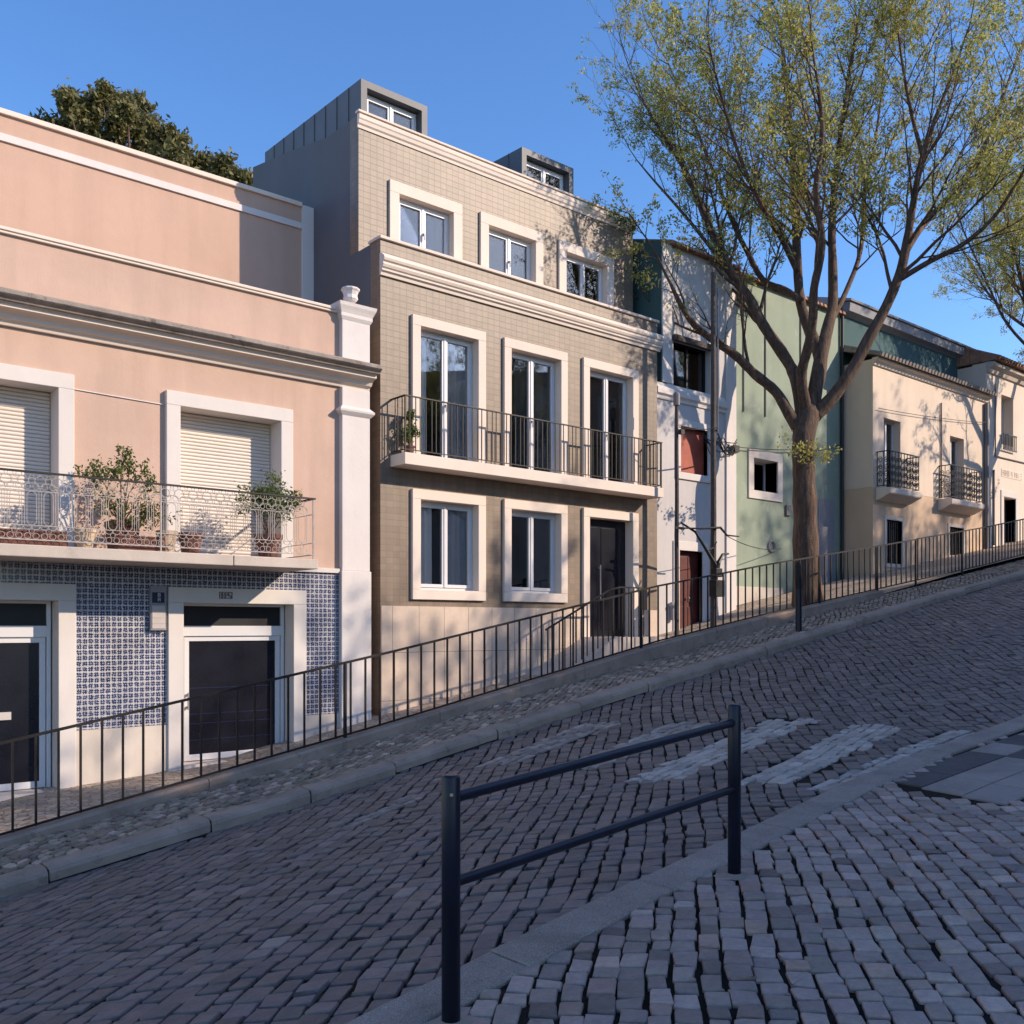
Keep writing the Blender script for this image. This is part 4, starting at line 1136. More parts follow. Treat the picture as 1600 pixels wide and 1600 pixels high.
mb = MB(); mb.prism_x([(Y, 4.86), (Y - .03, 4.86), (Y - .04, 4.93), (Y - .09, 4.97), (Y - .09, 5.10), (Y - .04, 5.11), (Y, 5.22)], 15.40, 17.79); mb.build('string_course', M['white'], wh, bevel=.006)
mb = MB(); mb.box(15.81, 18.13, 21.7, 22, -2, 8.2); mb.box(17.95, 18.13, Y + .29, 21.7, -2, 8.2); mb.box(15.40, 15.6, Y + .29, 21.7, -2, 4.88); mb.box(15.81, 17.94, 14.8, 14.9, -2, 8.2); mb.build('shell', M['whitehouse'], wh)
mb = MB(); mb.prism_x([(Y - .16, 8.20), (Y - .14, 8.27), (17.6, 9.6), (22, 8.3), (22, 8.2)], 15.802, 18.2); mb.build('roof', M['rooftile'], wh)
mb = MB(); mb.ring(16.06, 17.30, 3.22, 4.52, .15, Y - .04, Y + .24); mb.build('window_surround', M['white'], wh, bevel=.008)
mb = MB(); mb.box(16.21, 17.15, Y + .10, Y + .14, 3.37, 4.37); rb_ = mb.build('boarded_window', M['red_board'], wh)
mb = MB(); mb.ring(16.0, 17.26, 5.22, 6.22, .05, Y + .14, Y + .2); mb.box(16.6, 16.65, Y + .14, Y + .2, 5.27, 6.17); w_ = mb.build('window', M['dark_iron'], wh)
mb = MB(); mb.box(16.05, 17.21, Y + .165, Y + .173, 5.27, 6.17); mb.build('pane', M['glass'], w_)
curtain_mesh(16.05, 17.2, Y + .5, 5.27, 6.17, 5, .03, .1).build('curtain', M['curtain_dark'], w_, smooth=True)
mb = MB(); mb.box(15.96, 17.3, Y - .10, Y - .002, 6.18, 6.30); mb.build('shutter_box', M['wood_pole'], wh)
surround(wh, 15.98, 17.17, -.6, 1.87, .2, Y - .03, Y + .22, M['white'], bottom=False, name='door_surround')
mb = MB(); mb.box(16.18, 16.97, Y + .12, Y + .17, -.35, 1.67)
for xx in (16.25, 16.62): 
    for z0, z1 in ((-.2, .45), (.55, 1.55)): mb.box(xx, xx + .28, Y + .108, Y + .1195, z0, z1)
d = mb.build('door', M['maroon'], wh, bevel=.006)
mb = MB(); mb.lathe((16.58, Y + .06, .62), [(.01, 0), (.03, .01), (.03, .04), (.01, .05)], 10); mb.build('door_knob', M['box_grey'], d)
mb = MB(); mb.tube([(15.9, Y - .06, .15), (15.9, Y - .06, .42)], .05, 10); mb.lathe((15.9, Y - .06, .42), [(.07, 0), (.09, .05), (.05, .11), (.0, .13)], 12); mb.build('meter_fitting', M['box_grey'], wh)
mb = MB(); mb.tube([(18.22, 14.33, -.2), (18.22, 14.33, 4.9)], .035, 8); mb.build('downpipe', M['pipe_dark'], wh)

# ================================================================== pale green house
gr = thing('townhouse', (21, 14.4, .8), 'pale green house with one small deep white-framed window behind the big tree', 'house', 'terraced houses along the uphill side')
Y = 14.4
mb = MB(); mb.wall(18.15, 24.02, -2, 8.6, Y, Y + .5, [(19.95, 20.96, 3.40, 4.22)]); mb.build('wall', M['green'], gr)
mb = MB(); mb.ring(19.74, 21.17, 3.20, 4.42, .21, Y - .04, Y + .45); mb.build('window_surround', M['white_trim'], gr, bevel=.008)
mb = MB(); mb.ring(19.95, 20.96, 3.40, 4.22, .05, Y + .34, Y + .40); mb.box(20.42, 20.46, Y + .34, Y + .4, 3.45, 4.17); w_ = mb.build('window', M['pvc'], gr)
mb = MB(); mb.box(20.0, 20.91, Y + .36, Y + .368, 3.45, 4.17); mb.build('pane', M['glass'], w_)
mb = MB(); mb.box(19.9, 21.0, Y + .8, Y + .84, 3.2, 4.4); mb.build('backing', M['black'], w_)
mb = MB(); mb.box(18.15, 24.02, 20, 20.2, -2, 8.6); mb.box(18.16, 18.3, Y + .51, 20, -2, 8.6); mb.box(23.85, 24.01, Y + .51, 20, -2, 8.6); mb.build('shell', M['green'], gr)
mb = MB(); mb.prism_x([(Y - .14, 8.58), (Y - .12, 8.66), (17.5, 9.7), (20.2, 8.7), (20.2, 8.58)], 18.1, 24.05); mb.build('roof', M['rooftile'], gr)
mb = MB(); mb.box(18.25, 21.2, Y - .03, Y - .001, -1, 1.0); mb.build('plinth', M['plinth'], gr, bevel=.006)
mb = MB(); mb.box(22.84, 23.62, Y - .02, Y - .001, .8, 3.46); d = mb.build('door', M['box_grey'], gr, bevel=.005)
mb = MB(); mb.box(21.32, 21.52, Y - .06, Y - .001, 2.88, 3.15); mb.box(21.36, 21.48, Y - .075, Y - .0605, 3.02, 3.11); mb.build('electric_box', M['pipe_grey'], gr, bevel=.006)
mb = MB()
mb.tube([(20.72 + .13 * math.cos(a), Y - .02, 2.05 + .13 * math.sin(a)) for a in np.linspace(0, 6.283, 17)[:-1]], .03, 6, closed=True); mb.build('round_vent', M['box_grey'], gr)
for x in (19.55, 20.45, 22.0):
    mb = MB(); mb.tube([(x, Y - .02, 5.3), (x, Y - .02, 8.5)], .018, 6); mb.build('wall_conduit', M['pipe_grey'], gr)
mb = MB(); mb.tube([(23.93, Y - .06, 1.2), (23.93, Y - .06, 8.55)], .045, 8); mb.build('downpipe', M['pipe_dark'], gr)

# ================================================================== teal upper building behind the cream house
tl = thing('townhouse', (28, 14.4, 6.5), 'teal walled building with broad grey eave behind the cream house', 'house', 'terraced houses along the uphill side')
mb = MB(); mb.box(24.06, 31.6, 14.42, 14.7, 3, 8.75); mb.box(31.35, 31.6, 14.7, 20, 3, 8.5); mb.box(24.06, 24.3, 14.7, 20, 3, 8.5); mb.build('wall', M['teal'], tl)
mb = MB(); mb.prism_x([(14.42, 8.62), (14.36, 8.66), (14.2, 8.70), (14.17, 8.95), (14.42, 9.0)], 24.07, 31.7); mb.build('eave', M['eave_grey'], tl, bevel=.01)
mb = MB(); mb.prism_x([(14.12, 8.955), (14.10, 9.0), (17.5, 10.0), (20.2, 9.2), (20.2, 9.1), (14.42, 9.005)], 24.0, 31.75); mb.build('roof', M['roof_grey'], tl)

# ================================================================== cream house
ch = thing('townhouse', (27.4, 13.5, 1.6), 'cream house with yellow base, low tiled eave and two small black scrollwork balconies', 'house', 'terraced houses along the uphill side')
Y = 13.5; XA, XB = 24.05, 30.85
wu = [(24.62, 25.52), (28.45, 29.35)]
mb = MB(); mb.wall(XA, XB, 3.78, 7.22, Y, Y + .4, [(a, b, 3.78, 5.72) for a, b in wu]); mb.box(XA, XA + .25, Y + .401, 14.415, 3.78, 7.22); mb.build('wall', M['cream'], ch)
lo_ = [(24.75, 25.6, 1.75, 2.95), (28.4, 29.3, 2.15, 3.0)]
mb = MB(); mb.wall(XA, XB, -1, 3.775, Y, Y + .4, lo_); mb.box(XA, XA + .25, Y + .401, 14.39, -1, 3.775); mb.build('base_wall', M['yellow'], ch)
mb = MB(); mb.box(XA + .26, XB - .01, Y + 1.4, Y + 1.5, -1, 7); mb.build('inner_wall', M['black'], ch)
mb = MB(); mb.prism_x([(Y, 7.05), (Y - .05, 7.06), (Y - .08, 7.15), (Y - .17, 7.19), (Y - .18, 7.24), (Y, 7.24)], XA - .05, XB + .1); mb.build('cornice', M['cream2'], ch, bevel=.005)
mb = MB(); mb.prism_x([(Y - .28, 7.245), (Y - .28, 7.29), (14.4, 7.72), (14.4, 7.60)], XA - .12, XB + .2)
for i in range(38):
    x = XA - .03 + i * .185
    mb.tube([(x, Y - .31, 7.275), (x, 14.38, 7.73)], .062, 7)
mb.build('tiled_eave', M['grime'], ch)
for a, b in wu:
    mb = MB(); mb.ring(a, b, 3.78, 5.72, .06, Y + .2, Y + .27); mb.box((a + b) / 2 - .035, (a + b) / 2 + .035, Y + .19, Y + .27, 3.84, 5.66); w_ = mb.build('french_window', M['pvc'], ch)
    mb = MB(); mb.box(a + .06, b - .06, Y + .235, Y + .243, 3.84, 5.66); mb.build('pane', M['glass'], w_)
    curtain_mesh(a + .05, b - .05, Y + .42, 3.8, 5.7, int(a), .02, .1).build('curtain', M['curtain'], w_, smooth=True)
def scrollrail(parent, xa, xb, z0, z1):
    mb = MB(); y = Y - .36; rnd = random.Random(5)
    mb.box(xa, xb, y - .012, y + .012, z0, z0 + .02); 
    for xx in (xa, xb): mb.box(xx - .012, xx + .012, y + .0125, Y - .001, z0, z0 + .02)
    r_ = mb.build('balcony_railing', M['dark_iron'], parent)
    mb = MB(); mb.box(xa - .02, xb + .02, y - .022, y + .022, z1, z1 + .022)
    for xx in (xa, xb): mb.box(xx - .02, xx + .02, y + .0225, Y - .001, z1, z1 + .022)
    mb.build('handrail', M['dark_iron'], r_)
    def panel(P, L):
        mb = MB(); n = max(1, int(L / .16)); w = L / n
        for i in range(n + 1): mb.tube([P(i * w, z0 + .02), P(i * w, z1)], .011, 4)
        for i in range(n):
            c = (i + .5) * w; h = z1 - z0
            for f, r in ((.16, .055), (.36, .07), (.56, .06), (.78, .07)):
                pts = []
                for k in range(16):
                    a = k * .62 + (0 if i % 2 else math.pi); rr = r * (1 - k / 20)
                    pts.append(P(c + rr * math.cos(a), z0 + f * h + rr * 1.2 * math.sin(a)))
                mb.tube(pts, .010, 4)
        mb.build('scroll_panel', M['dark_iron'], r_)
    panel(lambda t, z: (xa + t, y, z), xb - xa)
    panel(lambda t, z: (xa, y + t, z), .34); panel(lambda t, z: (xb, y + t, z), .34)
for xa, xb in ((24.25, 25.85), (27.75, 29.75)):
    mb = MB(); mb.prism_x([(Y - .001, 3.42), (Y - .12, 3.45), (Y - .28, 3.53), (Y - .40, 3.58), (Y - .42, 3.61), (Y - .42, 3.74), (Y - .001, 3.76)], xa - .06, xb + .06); mb.build('balcony_slab', M['cream2'], ch, bevel=.012)
    scrollrail(ch, xa, xb, 3.80, 4.72)
for (a, b, z0, z1) in lo_:
    mb = MB(); mb.ring(a - .1, b + .1, z0 - .1, z1 + .1, .1, Y - .025, Y + .2); mb.build('window_surround', M['cream2'], ch, bevel=.006)
    mb = MB()
    for k in range(8): xx = a + (b - a) * (k + .5) / 8; mb.box(xx - .012, xx + .012, Y + .05, Y + .075, z0, z1)
    for k in range(3): zz = z0 + (z1 - z0) * (k + .5) / 3; mb.box(a, b, Y + .0755, Y + .09, zz - .012, zz + .012)
    mb.build('window_grille', M['dark_iron'], ch)
mb = MB(); mb.tube([(XB - .12, Y - .07, 1.6), (XB - .12, Y - .07, 7.0)], .07, 10); mb.build('downpipe', M['pipe_grey'], ch)
mb = MB(); mb.tube([(27.85, Y - .03, 3.8), (27.85, Y - .03, 6.6)], .022, 6); mb.build('wall_conduit', M['pipe_grey'], ch)

# ================================================================== far cream house
fh = thing('townhouse', (35, 13.5, 3), 'farthest pale cream house with red tiled roof, narrow window and carved plaque over its door', 'house', 'terraced houses along the uphill side')
XA, XB = 30.9, 42
mb = MB(); mb.wall(XA, XB, -1, 8.35, Y, Y + .45, [(31.95, 32.85, 5.9, 7.5), (32.1, 33.0, 2.3, 4.2)]); mb.box(XA, XA + .3, Y + .451, 21, -1, 8.3); mb.box(XB - .3, XB, Y + .451, 21, -1, 8.3); mb.build('wall', M['cream2'], fh)
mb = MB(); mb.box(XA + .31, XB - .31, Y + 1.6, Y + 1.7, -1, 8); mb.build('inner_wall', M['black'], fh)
mb = MB(); mb.prism_x([(Y, 8.02), (Y - .06, 8.03), (Y - .10, 8.15), (Y - .22, 8.22), (Y - .24, 8.33), (Y, 8.36)], XA - .02, XB); mb.build('cornice', M['concrete'], fh, bevel=.005)
mb = MB(); mb.prism_x([(Y - .36, 8.37), (Y - .36, 8.44), (17.5, 10.4), (21.3, 8.6), (21.3, 8.37)], XA - .04, XB + .1)
for i in range(52):
    x = XA + .06 + i * .215
    mb.tube([(x, Y - .40, 8.43), (x, 17.4, 10.37)], .07, 6)
mb.build('roof', M['rooftile'], fh)
mb = MB(); mb.ring(31.95, 32.85, 5.9, 7.5, .07, Y + .3, Y + .37); mb.box(32.37, 32.43, Y + .29, Y + .37, 5.97, 7.43)
for k in (1, 2): mb.box(32.02, 32.369, Y + .31, Y + .36, 5.9 + .53 * k - .02, 5.9 + .53 * k + .02)
w_ = mb.build('window', M['pvc'], fh)
mb = MB(); mb.box(32.02, 32.78, Y + .33, Y + .338, 5.97, 7.43); mb.build('pane', M['glass'], w_)
mb = MB(); 
for k in range(9): mb.box(31.93 + .115 * k, 31.95 + .115 * k, Y - .1, Y - .08, 5.75, 6.2)
mb.box(31.9, 32.9, Y - .105, Y - .075, 6.2, 6.24); mb.box(31.9, 32.9, Y - .105, Y - .075, 5.72, 5.75); mb.build('window_guard', M['dark_iron'], fh)
surround(fh, 31.9, 33.2, 1.8, 4.42, .2, Y - .03, Y + .3, M['white_trim'], bottom=False, name='door_surround')
mb = MB(); mb.box(32.1, 33.0, Y + .28, Y + .34, 2.0, 4.22); mb.box(32.2, 32.9, Y + .268, Y + .2795, 2.4, 4.0); mb.build('door', M['wood_pole'], fh, bevel=.008)
mb = MB(); mb.box(31.95, 33.5, Y - .012, Y - .001, 4.86, 5.12); pq = mb.build('carved_plaque', M['stone_trim'], fh, bevel=.004)
mb = MB(); rr = random.Random(19); x = 32.02
while x < 33.42:                        # worn carved characters, not legible in the photograph
    w = rr.uniform(.07, .11); k = rr.choice('IDVSN2')
    def st(x0, x1, z0, z1): mb.box(x0, x1, Y - .0145, Y - .0122, z0, z1)
    if k in 'IDN': st(x, x + .015, 4.90, 5.08)
    if k == 'D': st(x + .0155, x + w - .016, 5.065, 5.08); st(x + .0155, x + w - .016, 4.90, 4.915); st(x + w - .0155, x + w, 4.91, 5.07)
    if k == 'N': st(x + w - .015, x + w, 4.90, 5.08); st(x + .0155, x + w - .0155, 4.98, 5.0)
    if k in 'S2': st(x, x + w, 5.065, 5.08); st(x, x + w, 4.98, 4.995); st(x, x + w, 4.90, 4.915)
    if k == 'V': st(x + w * .2, x + w * .35, 4.96, 5.08); st(x + w * .4, x + w * .55, 4.90, 4.96); st(x + w * .6, x + w * .75, 4.96, 5.08)
    x += w + .035
mb.build('carved_letters', M['carved'], pq)
mb = MB(); mb.tube([(31.45, Y - .03, 7.75), (31.45, Y - .03, 5.45), (36, Y - .03, 5.5)], .022, 6); mb.tube([(31.35, Y - .03, 2.6), (31.35, Y - .03, 5.0)], .03, 6); mb.build('wall_conduit', M['pipe_grey'], fh)

# ================================================================== poles, bracket, cables, letter box
def pole(x, y, ztop, r, label, name='utility_pole'):
    z0 = float(walk_z(x))
    t = thing(name, (x, y, z0), label, 'pole', 'weathered poles before the white house')
    mb = MB(); n = 9; rk = random.Random(int(x * 10))
    mb.tube([(x + rk.uniform(-.008, .008), y, z0 - .2 + (ztop - z0 + .2) * k / n) for k in range(n + 1)], [r * (1.1 - .3 * k / n) for k in range(n + 1)], 10)
    mb.build('shaft', M['wood_pole'], t, smooth=False)
    return t, z0
p1x, p1y = 15.10, 12.75; p2x, p2y = 15.90, 12.45
p1, z1_ = pole(p1x, p1y, 4.72, .045, 'shorter weathered pole with a pale cap left of the maroon door')
mb = MB(); mb.lathe((p1x, p1y, 4.5), [(.07, 0), (.07, .22), (.045, .26)], 10); mb.build('cap', M['pipe_grey'], p1)
mb = MB(); mb.box(p1x - .14, p1x + .14, p1y - .09, p1y - .065, 1.98, 2.03); mb.box(p1x - .02, p1x + .08, p1y - .14, p1y - .0655, 3.9, 4.0); mb.build('clamp', M['dark_iron'], p1)
p2, z2_ = pole(p2x, p2y, 7.3, .06, 'tall weathered pole with curved black bracket arms right of the maroon door')
mb = MB()
mb.tube([(p2x, p2y - .05, 1.15), (p2x - .06, p2y - .09, 1.28), (p2x - .35, p2y - .06, 1.62), (p2x - .60, p2y - .02, 1.92), (p1x + .05, p1y - .07, 2.12)], [.06, .045, .032, .026, .018], 7)
mb.tube([(p2x, p2y - .06, 1.05), (p2x + .05, p2y - .09, 1.32), (p2x + .2, p2y - .08, 1.5), (p2x + .42, p2y - .06, 1.53)], [.065, .05, .03, .02], 7)
mb.tube([(p2x - .28, p2y - .07, 1.55), (p2x - .12, p2y - .09, 1.62), (p2x - .02, p2y - .1, 1.75)], [.025, .02, .012], 6)
mb.tube([(p2x - .9, p2y, 1.98), (p2x - .4, p2y - .06, 2.0), (p2x + .1, p2y - .1, 2.05), (p2x + .45, p2y, 1.92), (p2x + .85, p2y, 1.92)], [.016, .022, .028, .02, .014], 6)
mb.build('bracket_arm', M['dark_iron'], p2)
mb = MB(); mb.tube([(p2x + .09, p2y - .04, 4.0), (p2x + .09, p2y - .04, 7.0)], .02, 6); mb.build('conduit', M['pipe_grey'], p2)
mbx = thing('letter_box', (p2x - .10, p2y - .2, .75), 'dark iron letter box with a small upper box hung on the tall pole', 'letter box')
mb = MB(); mb.box(p2x - .26, p2x + .02, p2y - .27, p2y - .09, .62, .96); mb.box(p2x - .22, p2x - .02, p2y - .25, p2y - .10, 1.02, 1.2); mb.box(p2x - .15, p2x - .1, p2y - .2, p2y - .15, .962, 1.018); mb.build('box_body', M['dark_iron'], mbx, bevel=.012)
mb = MB(); mb.box(p2x - .22, p2x - .02, p2y - .275, p2y - .271, .84, .86); mb.build('slot', M['black'], mbx)
def cable(a, b, sag, label, r=.013):
    a, b = Vector(a), Vector(b)
    t = MB(); n = 14
    t.tube([a.lerp(b, k / n) - Vector((0, 0, sag * 4 * (k / n) * (1 - k / n))) for k in range(n + 1)], r, 5)
    o = t.build('cable', M['cable'], None, loc=tuple(a))
    return tag(o, label, 'cable', 'overhead cables between poles and houses')
cable((p2x, p2y - .08, 4.05), (19.2, 14.30, 4.25), .22, 'black overhead cable from the tall pole to the green house wall', .016)
cable((18.2, 14.30, 4.35), (23.9, 14.28, 5.0), .15, 'thin black cable along the green house wall behind the tree trunk', .012)
cable((p1x, p1y - .07, 4.05), (p2x, p2y - .08, 4.1), .05, 'short slack cable between the two weathered poles', .009)
cable((24.2, 13.42, 5.9), (30.7, 13.42, 6.4), .05, 'thin cable running along the upper cream house wall', .009)
cable((p2x + .4, p2y, 1.92), (21.0, 14.30, 2.0), .12, 'low thin cable from the bracket arm to the green house', .009)
cb = MB(); rr = random.Random(6)
jx, jy, jz = 18.0, 13.50, 4.15
for k in range(6):
    pts = [(16.9 + rr.uniform(-.1, .1), 13.5, 4.2 + rr.uniform(-.1, .1))]
    for q in range(5): pts.append((16.9 + (q + 1) * .22, 13.46 + rr.uniform(-.04, .03), 4.1 + rr.uniform(-.28, .18)))
    cb.tube(pts, .011, 5)
cb.box(17.95, 18.12, 13.44, 13.55, 4.0, 4.15)
tag(cb.build('cable_tangle', M['cable'], None, loc=(17.5, 13.5, 4.1)), 'tangle of black wires and a junction on the white house corner', 'wires')

# ================================================================== trees
def build_tree(name, base, limbs, seed, label, group=None, extra=None, nleaf=22, leafsize=.042, mat='leaf_spring', clearing=None):
    rng = np.random.default_rng(seed); rn = random.Random(seed)
    t = thing(name, base, label, 'tree', group)
    mb = MB(); tips = []
    UP = Vector((0, 0, 1))
    def rvec(): return Vector(rng.normal(0, 1, 3))
    def grow(p, d, L, r, lev):
        n = 6 if lev < 3 else 3
        pts = [p.copy()]; d = d.normalized()
        for i in range(n):
            d = (d + rvec() * (.10 if lev < 3 else .2) + UP * (.045 if lev < 3 else .02)).normalized()
            pts.append(pts[-1] + d * (L / n))
        mb.tube(pts, [max(r * (1 - .8 * i / n), .0028) for i in range(n + 1)], 6 if lev == 1 else (4 if lev == 2 else 3), caps=False)
        if lev == 3:
            for q in pts[1:]: tips.append(q)
            return
        sp = (.31, .19)[lev - 1]
        m = int(L / sp)
        for k in range(m):
            f = .18 + .82 * (k + rn.random()) / m
            x = f * n; i = min(int(x), n - 1); q = pts[i].lerp(pts[i + 1], x - i); tg = (pts[i + 1] - pts[i]).normalized()
            side = rvec(); side = (side - tg * side.dot(tg)).normalized()
            a = math.radians(rn.uniform(22, 52))
            nd = tg * math.cos(a) + side * math.sin(a)
            grow(q, nd, L * (rn.uniform(.34, .62) if lev == 1 else rn.uniform(.28, .5)) * (1.15 - .5 * f), r * .5 * (1 - .4 * f), lev + 1)
        grow(pts[-1], d, L * .35, r * .22, 3)
    for pts, rads, start, dens in limbs:
        rads = [q_ * .86 for q_ in rads]
        # smooth the limb
        P = [Vector(p) for p in pts]; Q = []; RR = []
        for i in range(len(P) - 1):
            p0, p1_, p2_, p3 = P[max(i - 1, 0)], P[i], P[i + 1], P[min(i + 2, len(P) - 1)]
            for k in range(4):
                u = k / 4
                Q.append(.5 * ((2 * p1_) + (p2_ - p0) * u + (2 * p0 - 5 * p1_ + 4 * p2_ - p3) * u * u + (3 * p1_ - p0 - 3 * p2_ + p3) * u ** 3))
                RR.append(rads[i] + (rads[i + 1] - rads[i]) * u)
        Q.append(P[-1]); RR.append(rads[-1])
        big = rads[0] > .1
        mb.tube(Q, [r * (1 + (rng.normal(0, .035) if big else 0)) for r in RR], 14 if big else 8)
        if dens <= 0: continue
        cum = [0]
        for i in range(1, len(Q)): cum.append(cum[-1] + (Q[i] - Q[i - 1]).length)
        tot = cum[-1]; s = start * tot
        while s < tot:
            i = max(j for j in range(len(Q) - 1) if cum[j] <= s)
            f = (s - cum[i]) / max(cum[i + 1] - cum[i], 1e-6); q = Q[i].lerp(Q[i + 1], f); tg = (Q[i + 1] - Q[i]).normalized()
            side = rvec(); side = (side - tg * side.dot(tg)).normalized()
            a = math.radians(rn.uniform(24, 55)); nd = tg * math.cos(a) + side * math.sin(a) + UP * .25
            fr = s / tot
            if q.x < 17.6 and q.z > 2.5 and nd.y < 0: nd.y *= -.3
            if q.x < 15.8 and q.z < 9.5: s += rn.uniform(.5, .9); continue
            grow(q, nd, rn.uniform(1.6, 3.3) * (1.05 - .45 * fr), max(RR[i] * .42, .012), 1)
            s += rn.uniform(.22, .5) / dens
        grow(Q[-1], (Q[-1] - Q[-2]).normalized(), 2.0, RR[-1] * .9, 1)
    if extra: extra(mb, tips, rng)
    mb.build('trunk', M['bark'], t, smooth=True)
    T = np.array([tuple(p) for p in tips])
    # leaf density varies in clumps; some twigs stay bare
    cl = np.sin(T[:, 0] * 1.9 + seed) + np.sin(T[:, 1] * 2.3 + 1) + np.sin(T[:, 2] * 2.1 + 2) + rng.normal(0, .9, len(T))
    T = T[cl > -.45]
    v, s_, l_ = leaves(rng, T, len(T) * nleaf // 3, .055, leafsize)
    np_mesh('crown', v, s_, l_, M[mat], parent=t, base=base)
    print(name, 'twig points', len(tips), 'leaves', len(s_))
    return t

TRUNK_D = 21.2
def atd(px, py, d):
    lat = (px - HX) / FPX * d
    return (FW[0] * d + RT[0] * lat, FW[1] * d + RT[1] * lat, (HY - py) * d / FPX)
def L3(pix, dds): return [atd(px, py, TRUNK_D + dd) for (px, py), dd in zip(pix, dds)]
def steps(a, b, n): return [a + (b - a) * i / (n - 1) for i in range(n)]
tb = at(1262, 930, 12.0); tb.z = float(walk_z(tb.x)) - .05
limbs = []
zb = tb.z
def tx(px, py): return tuple(at(px, py, 12.0))
limbs.append(([(tb.x, 12, zb - .1), (tb.x, 12, zb + .25), tx(1259, 860), tx(1258, 800), tx(1256, 740), tx(1255, 690), tx(1262, 655), tx(1270, 625)], [.46, .38, .315, .30, .285, .28, .29, .21], 1, 0))
limbs.append((L3([(1258, 690), (1232, 645), (1212, 612), (1180, 585), (1150, 556), (1118, 534), (1085, 508), (1063, 475), (1050, 448)], [0, -.1, -.2, -.3, -.45, -.65, -.85, -.95, -1.0]), [.16, .145, .13, .12, .11, .095, .08, .06, .04], .45, .65))
limbs.append((L3([(1256, 668), (1246, 600), (1229, 562), (1192, 507), (1170, 465), (1146, 433), (1116, 371), (1100, 335), (1070, 265), (1030, 200), (1000, 150)], steps(0, .9, 11)), [.19, .165, .15, .135, .125, .115, .10, .085, .065, .045, .025], .28, 1.15))
limbs.append((L3([(1262, 660), (1275, 605), (1282, 560), (1262, 509), (1250, 467), (1245, 392), (1243, 330), (1238, 240), (1228, 120), (1215, 20)], steps(0, 1.4, 10)), [.2, .185, .17, .14, .13, .115, .10, .08, .055, .03], .4, 1.3))
limbs.append((L3([(1252, 470), (1225, 452), (1192, 437), (1167, 392), (1146, 350), (1112, 262), (1075, 170), (1040, 90)], steps(.2, 2.8, 8)), [.09, .085, .075, .07, .06, .048, .035, .02], .25, 1.2))
limbs.append((L3([(1150, 440), (1105, 380), (1060, 325), (1020, 280), (995, 250)], [.4, .6, .8, 1.0, 1.2]), [.06, .05, .038, .026, .016], .2, .8))
limbs.append((L3([(1246, 425), (1220, 371), (1203, 345), (1165, 268), (1135, 180), (1105, 60)], steps(.2, -2.0, 6)), [.075, .065, .06, .048, .035, .02], .2, 1.3))
limbs.append((L3([(1262, 650), (1252, 590), (1262, 545), (1270, 500), (1272, 450), (1285, 380), (1275, 300), (1285, 200), (1270, 80)], steps(0, -2.4, 9)), [.15, .13, .12, .11, .10, .085, .07, .05, .025], .4, 1.2))
limbs.append((L3([(1268, 640), (1284, 552), (1294, 509), (1301, 477), (1301, 414), (1300, 350), (1308, 250), (1325, 130), (1345, 10)], steps(0, 2.2, 9)), [.2, .165, .15, .13, .115, .10, .075, .055, .03], .4, 1.3))
limbs.append((L3([(1300, 500), (1322, 455), (1345, 390), (1352, 300), (1372, 190), (1385, 60)], steps(.6, 3.4, 6)), [.08, .07, .06, .05, .035, .02], .2, 1.2))
limbs.append((L3([(1272, 650), (1300, 622), (1330, 580), (1357, 530), (1385, 478), (1405, 430), (1415, 390), (1425, 330), (1440, 250), (1460, 190), (1490, 110), (1515, 40)], steps(0, -.8, 12)), [.2, .17, .15, .14, .13, .12, .11, .09, .07, .05, .035, .02], .35, 1.2))
limbs.append((L3([(1412, 400), (1440, 355), (1490, 300), (1540, 225), (1575, 130), (1600, 60)], steps(-.4, 1.4, 6)), [.09, .08, .07, .055, .04, .02], .15, 1.2))
limbs.append((L3([(1400, 440), (1450, 410), (1510, 378), (1560, 330), (1610, 250)], steps(-.3, -2.0, 5)), [.075, .065, .055, .04, .025], .2, 1.1))
limbs.append((L3([(1442, 245), (1425, 180), (1410, 100), (1400, 20)], steps(.5, 1.2, 4)), [.06, .05, .035, .02], .2, 1.2))
def sprouts(mb, tips, rng):
    for (px, py) in ((1245, 705), (1262, 712), (1275, 700), (1290, 712), (1300, 706), (1225, 690)):
        q = at(px, py, 11.62); 
        for _ in range(10): tips.append(q + Vector(rng.normal(0, .07, 3)))
    q0 = at(1262, 715, 11.75); mb.tube([q0, at(1300, 705, 11.6)], [.012, .004], 4)
big = build_tree('street_tree', tuple(tb), limbs, 5, 'large spreading street tree in yellow-green spring leaf between the railing and the green house', 'street trees', sprouts)

def plant_copy(x, y, rot, s, label, dz=0):
    c = copy_tree(big); c.location = (x, y, float(walk_z(x)) + dz); c.rotation_euler = (0, 0, rot); c.scale = (s, s, s)
    c['label'] = label
    return c
plant_copy(32.8, 11.5, math.radians(100), .85, 'second street tree whose branches reach in at the right edge of the photo')
plant_copy(23.4, -2.6, math.radians(70), .62, 'street tree across the road that throws dappled shade on the pink pilaster')
plant_copy(19.3, -2.7, math.radians(250), .62, 'lower street tree across the road opposite the pink house, shading its doors')
plant_copy(39.0, -1.5, math.radians(200), .8, 'street tree farther up across the road beyond the shaded houses')

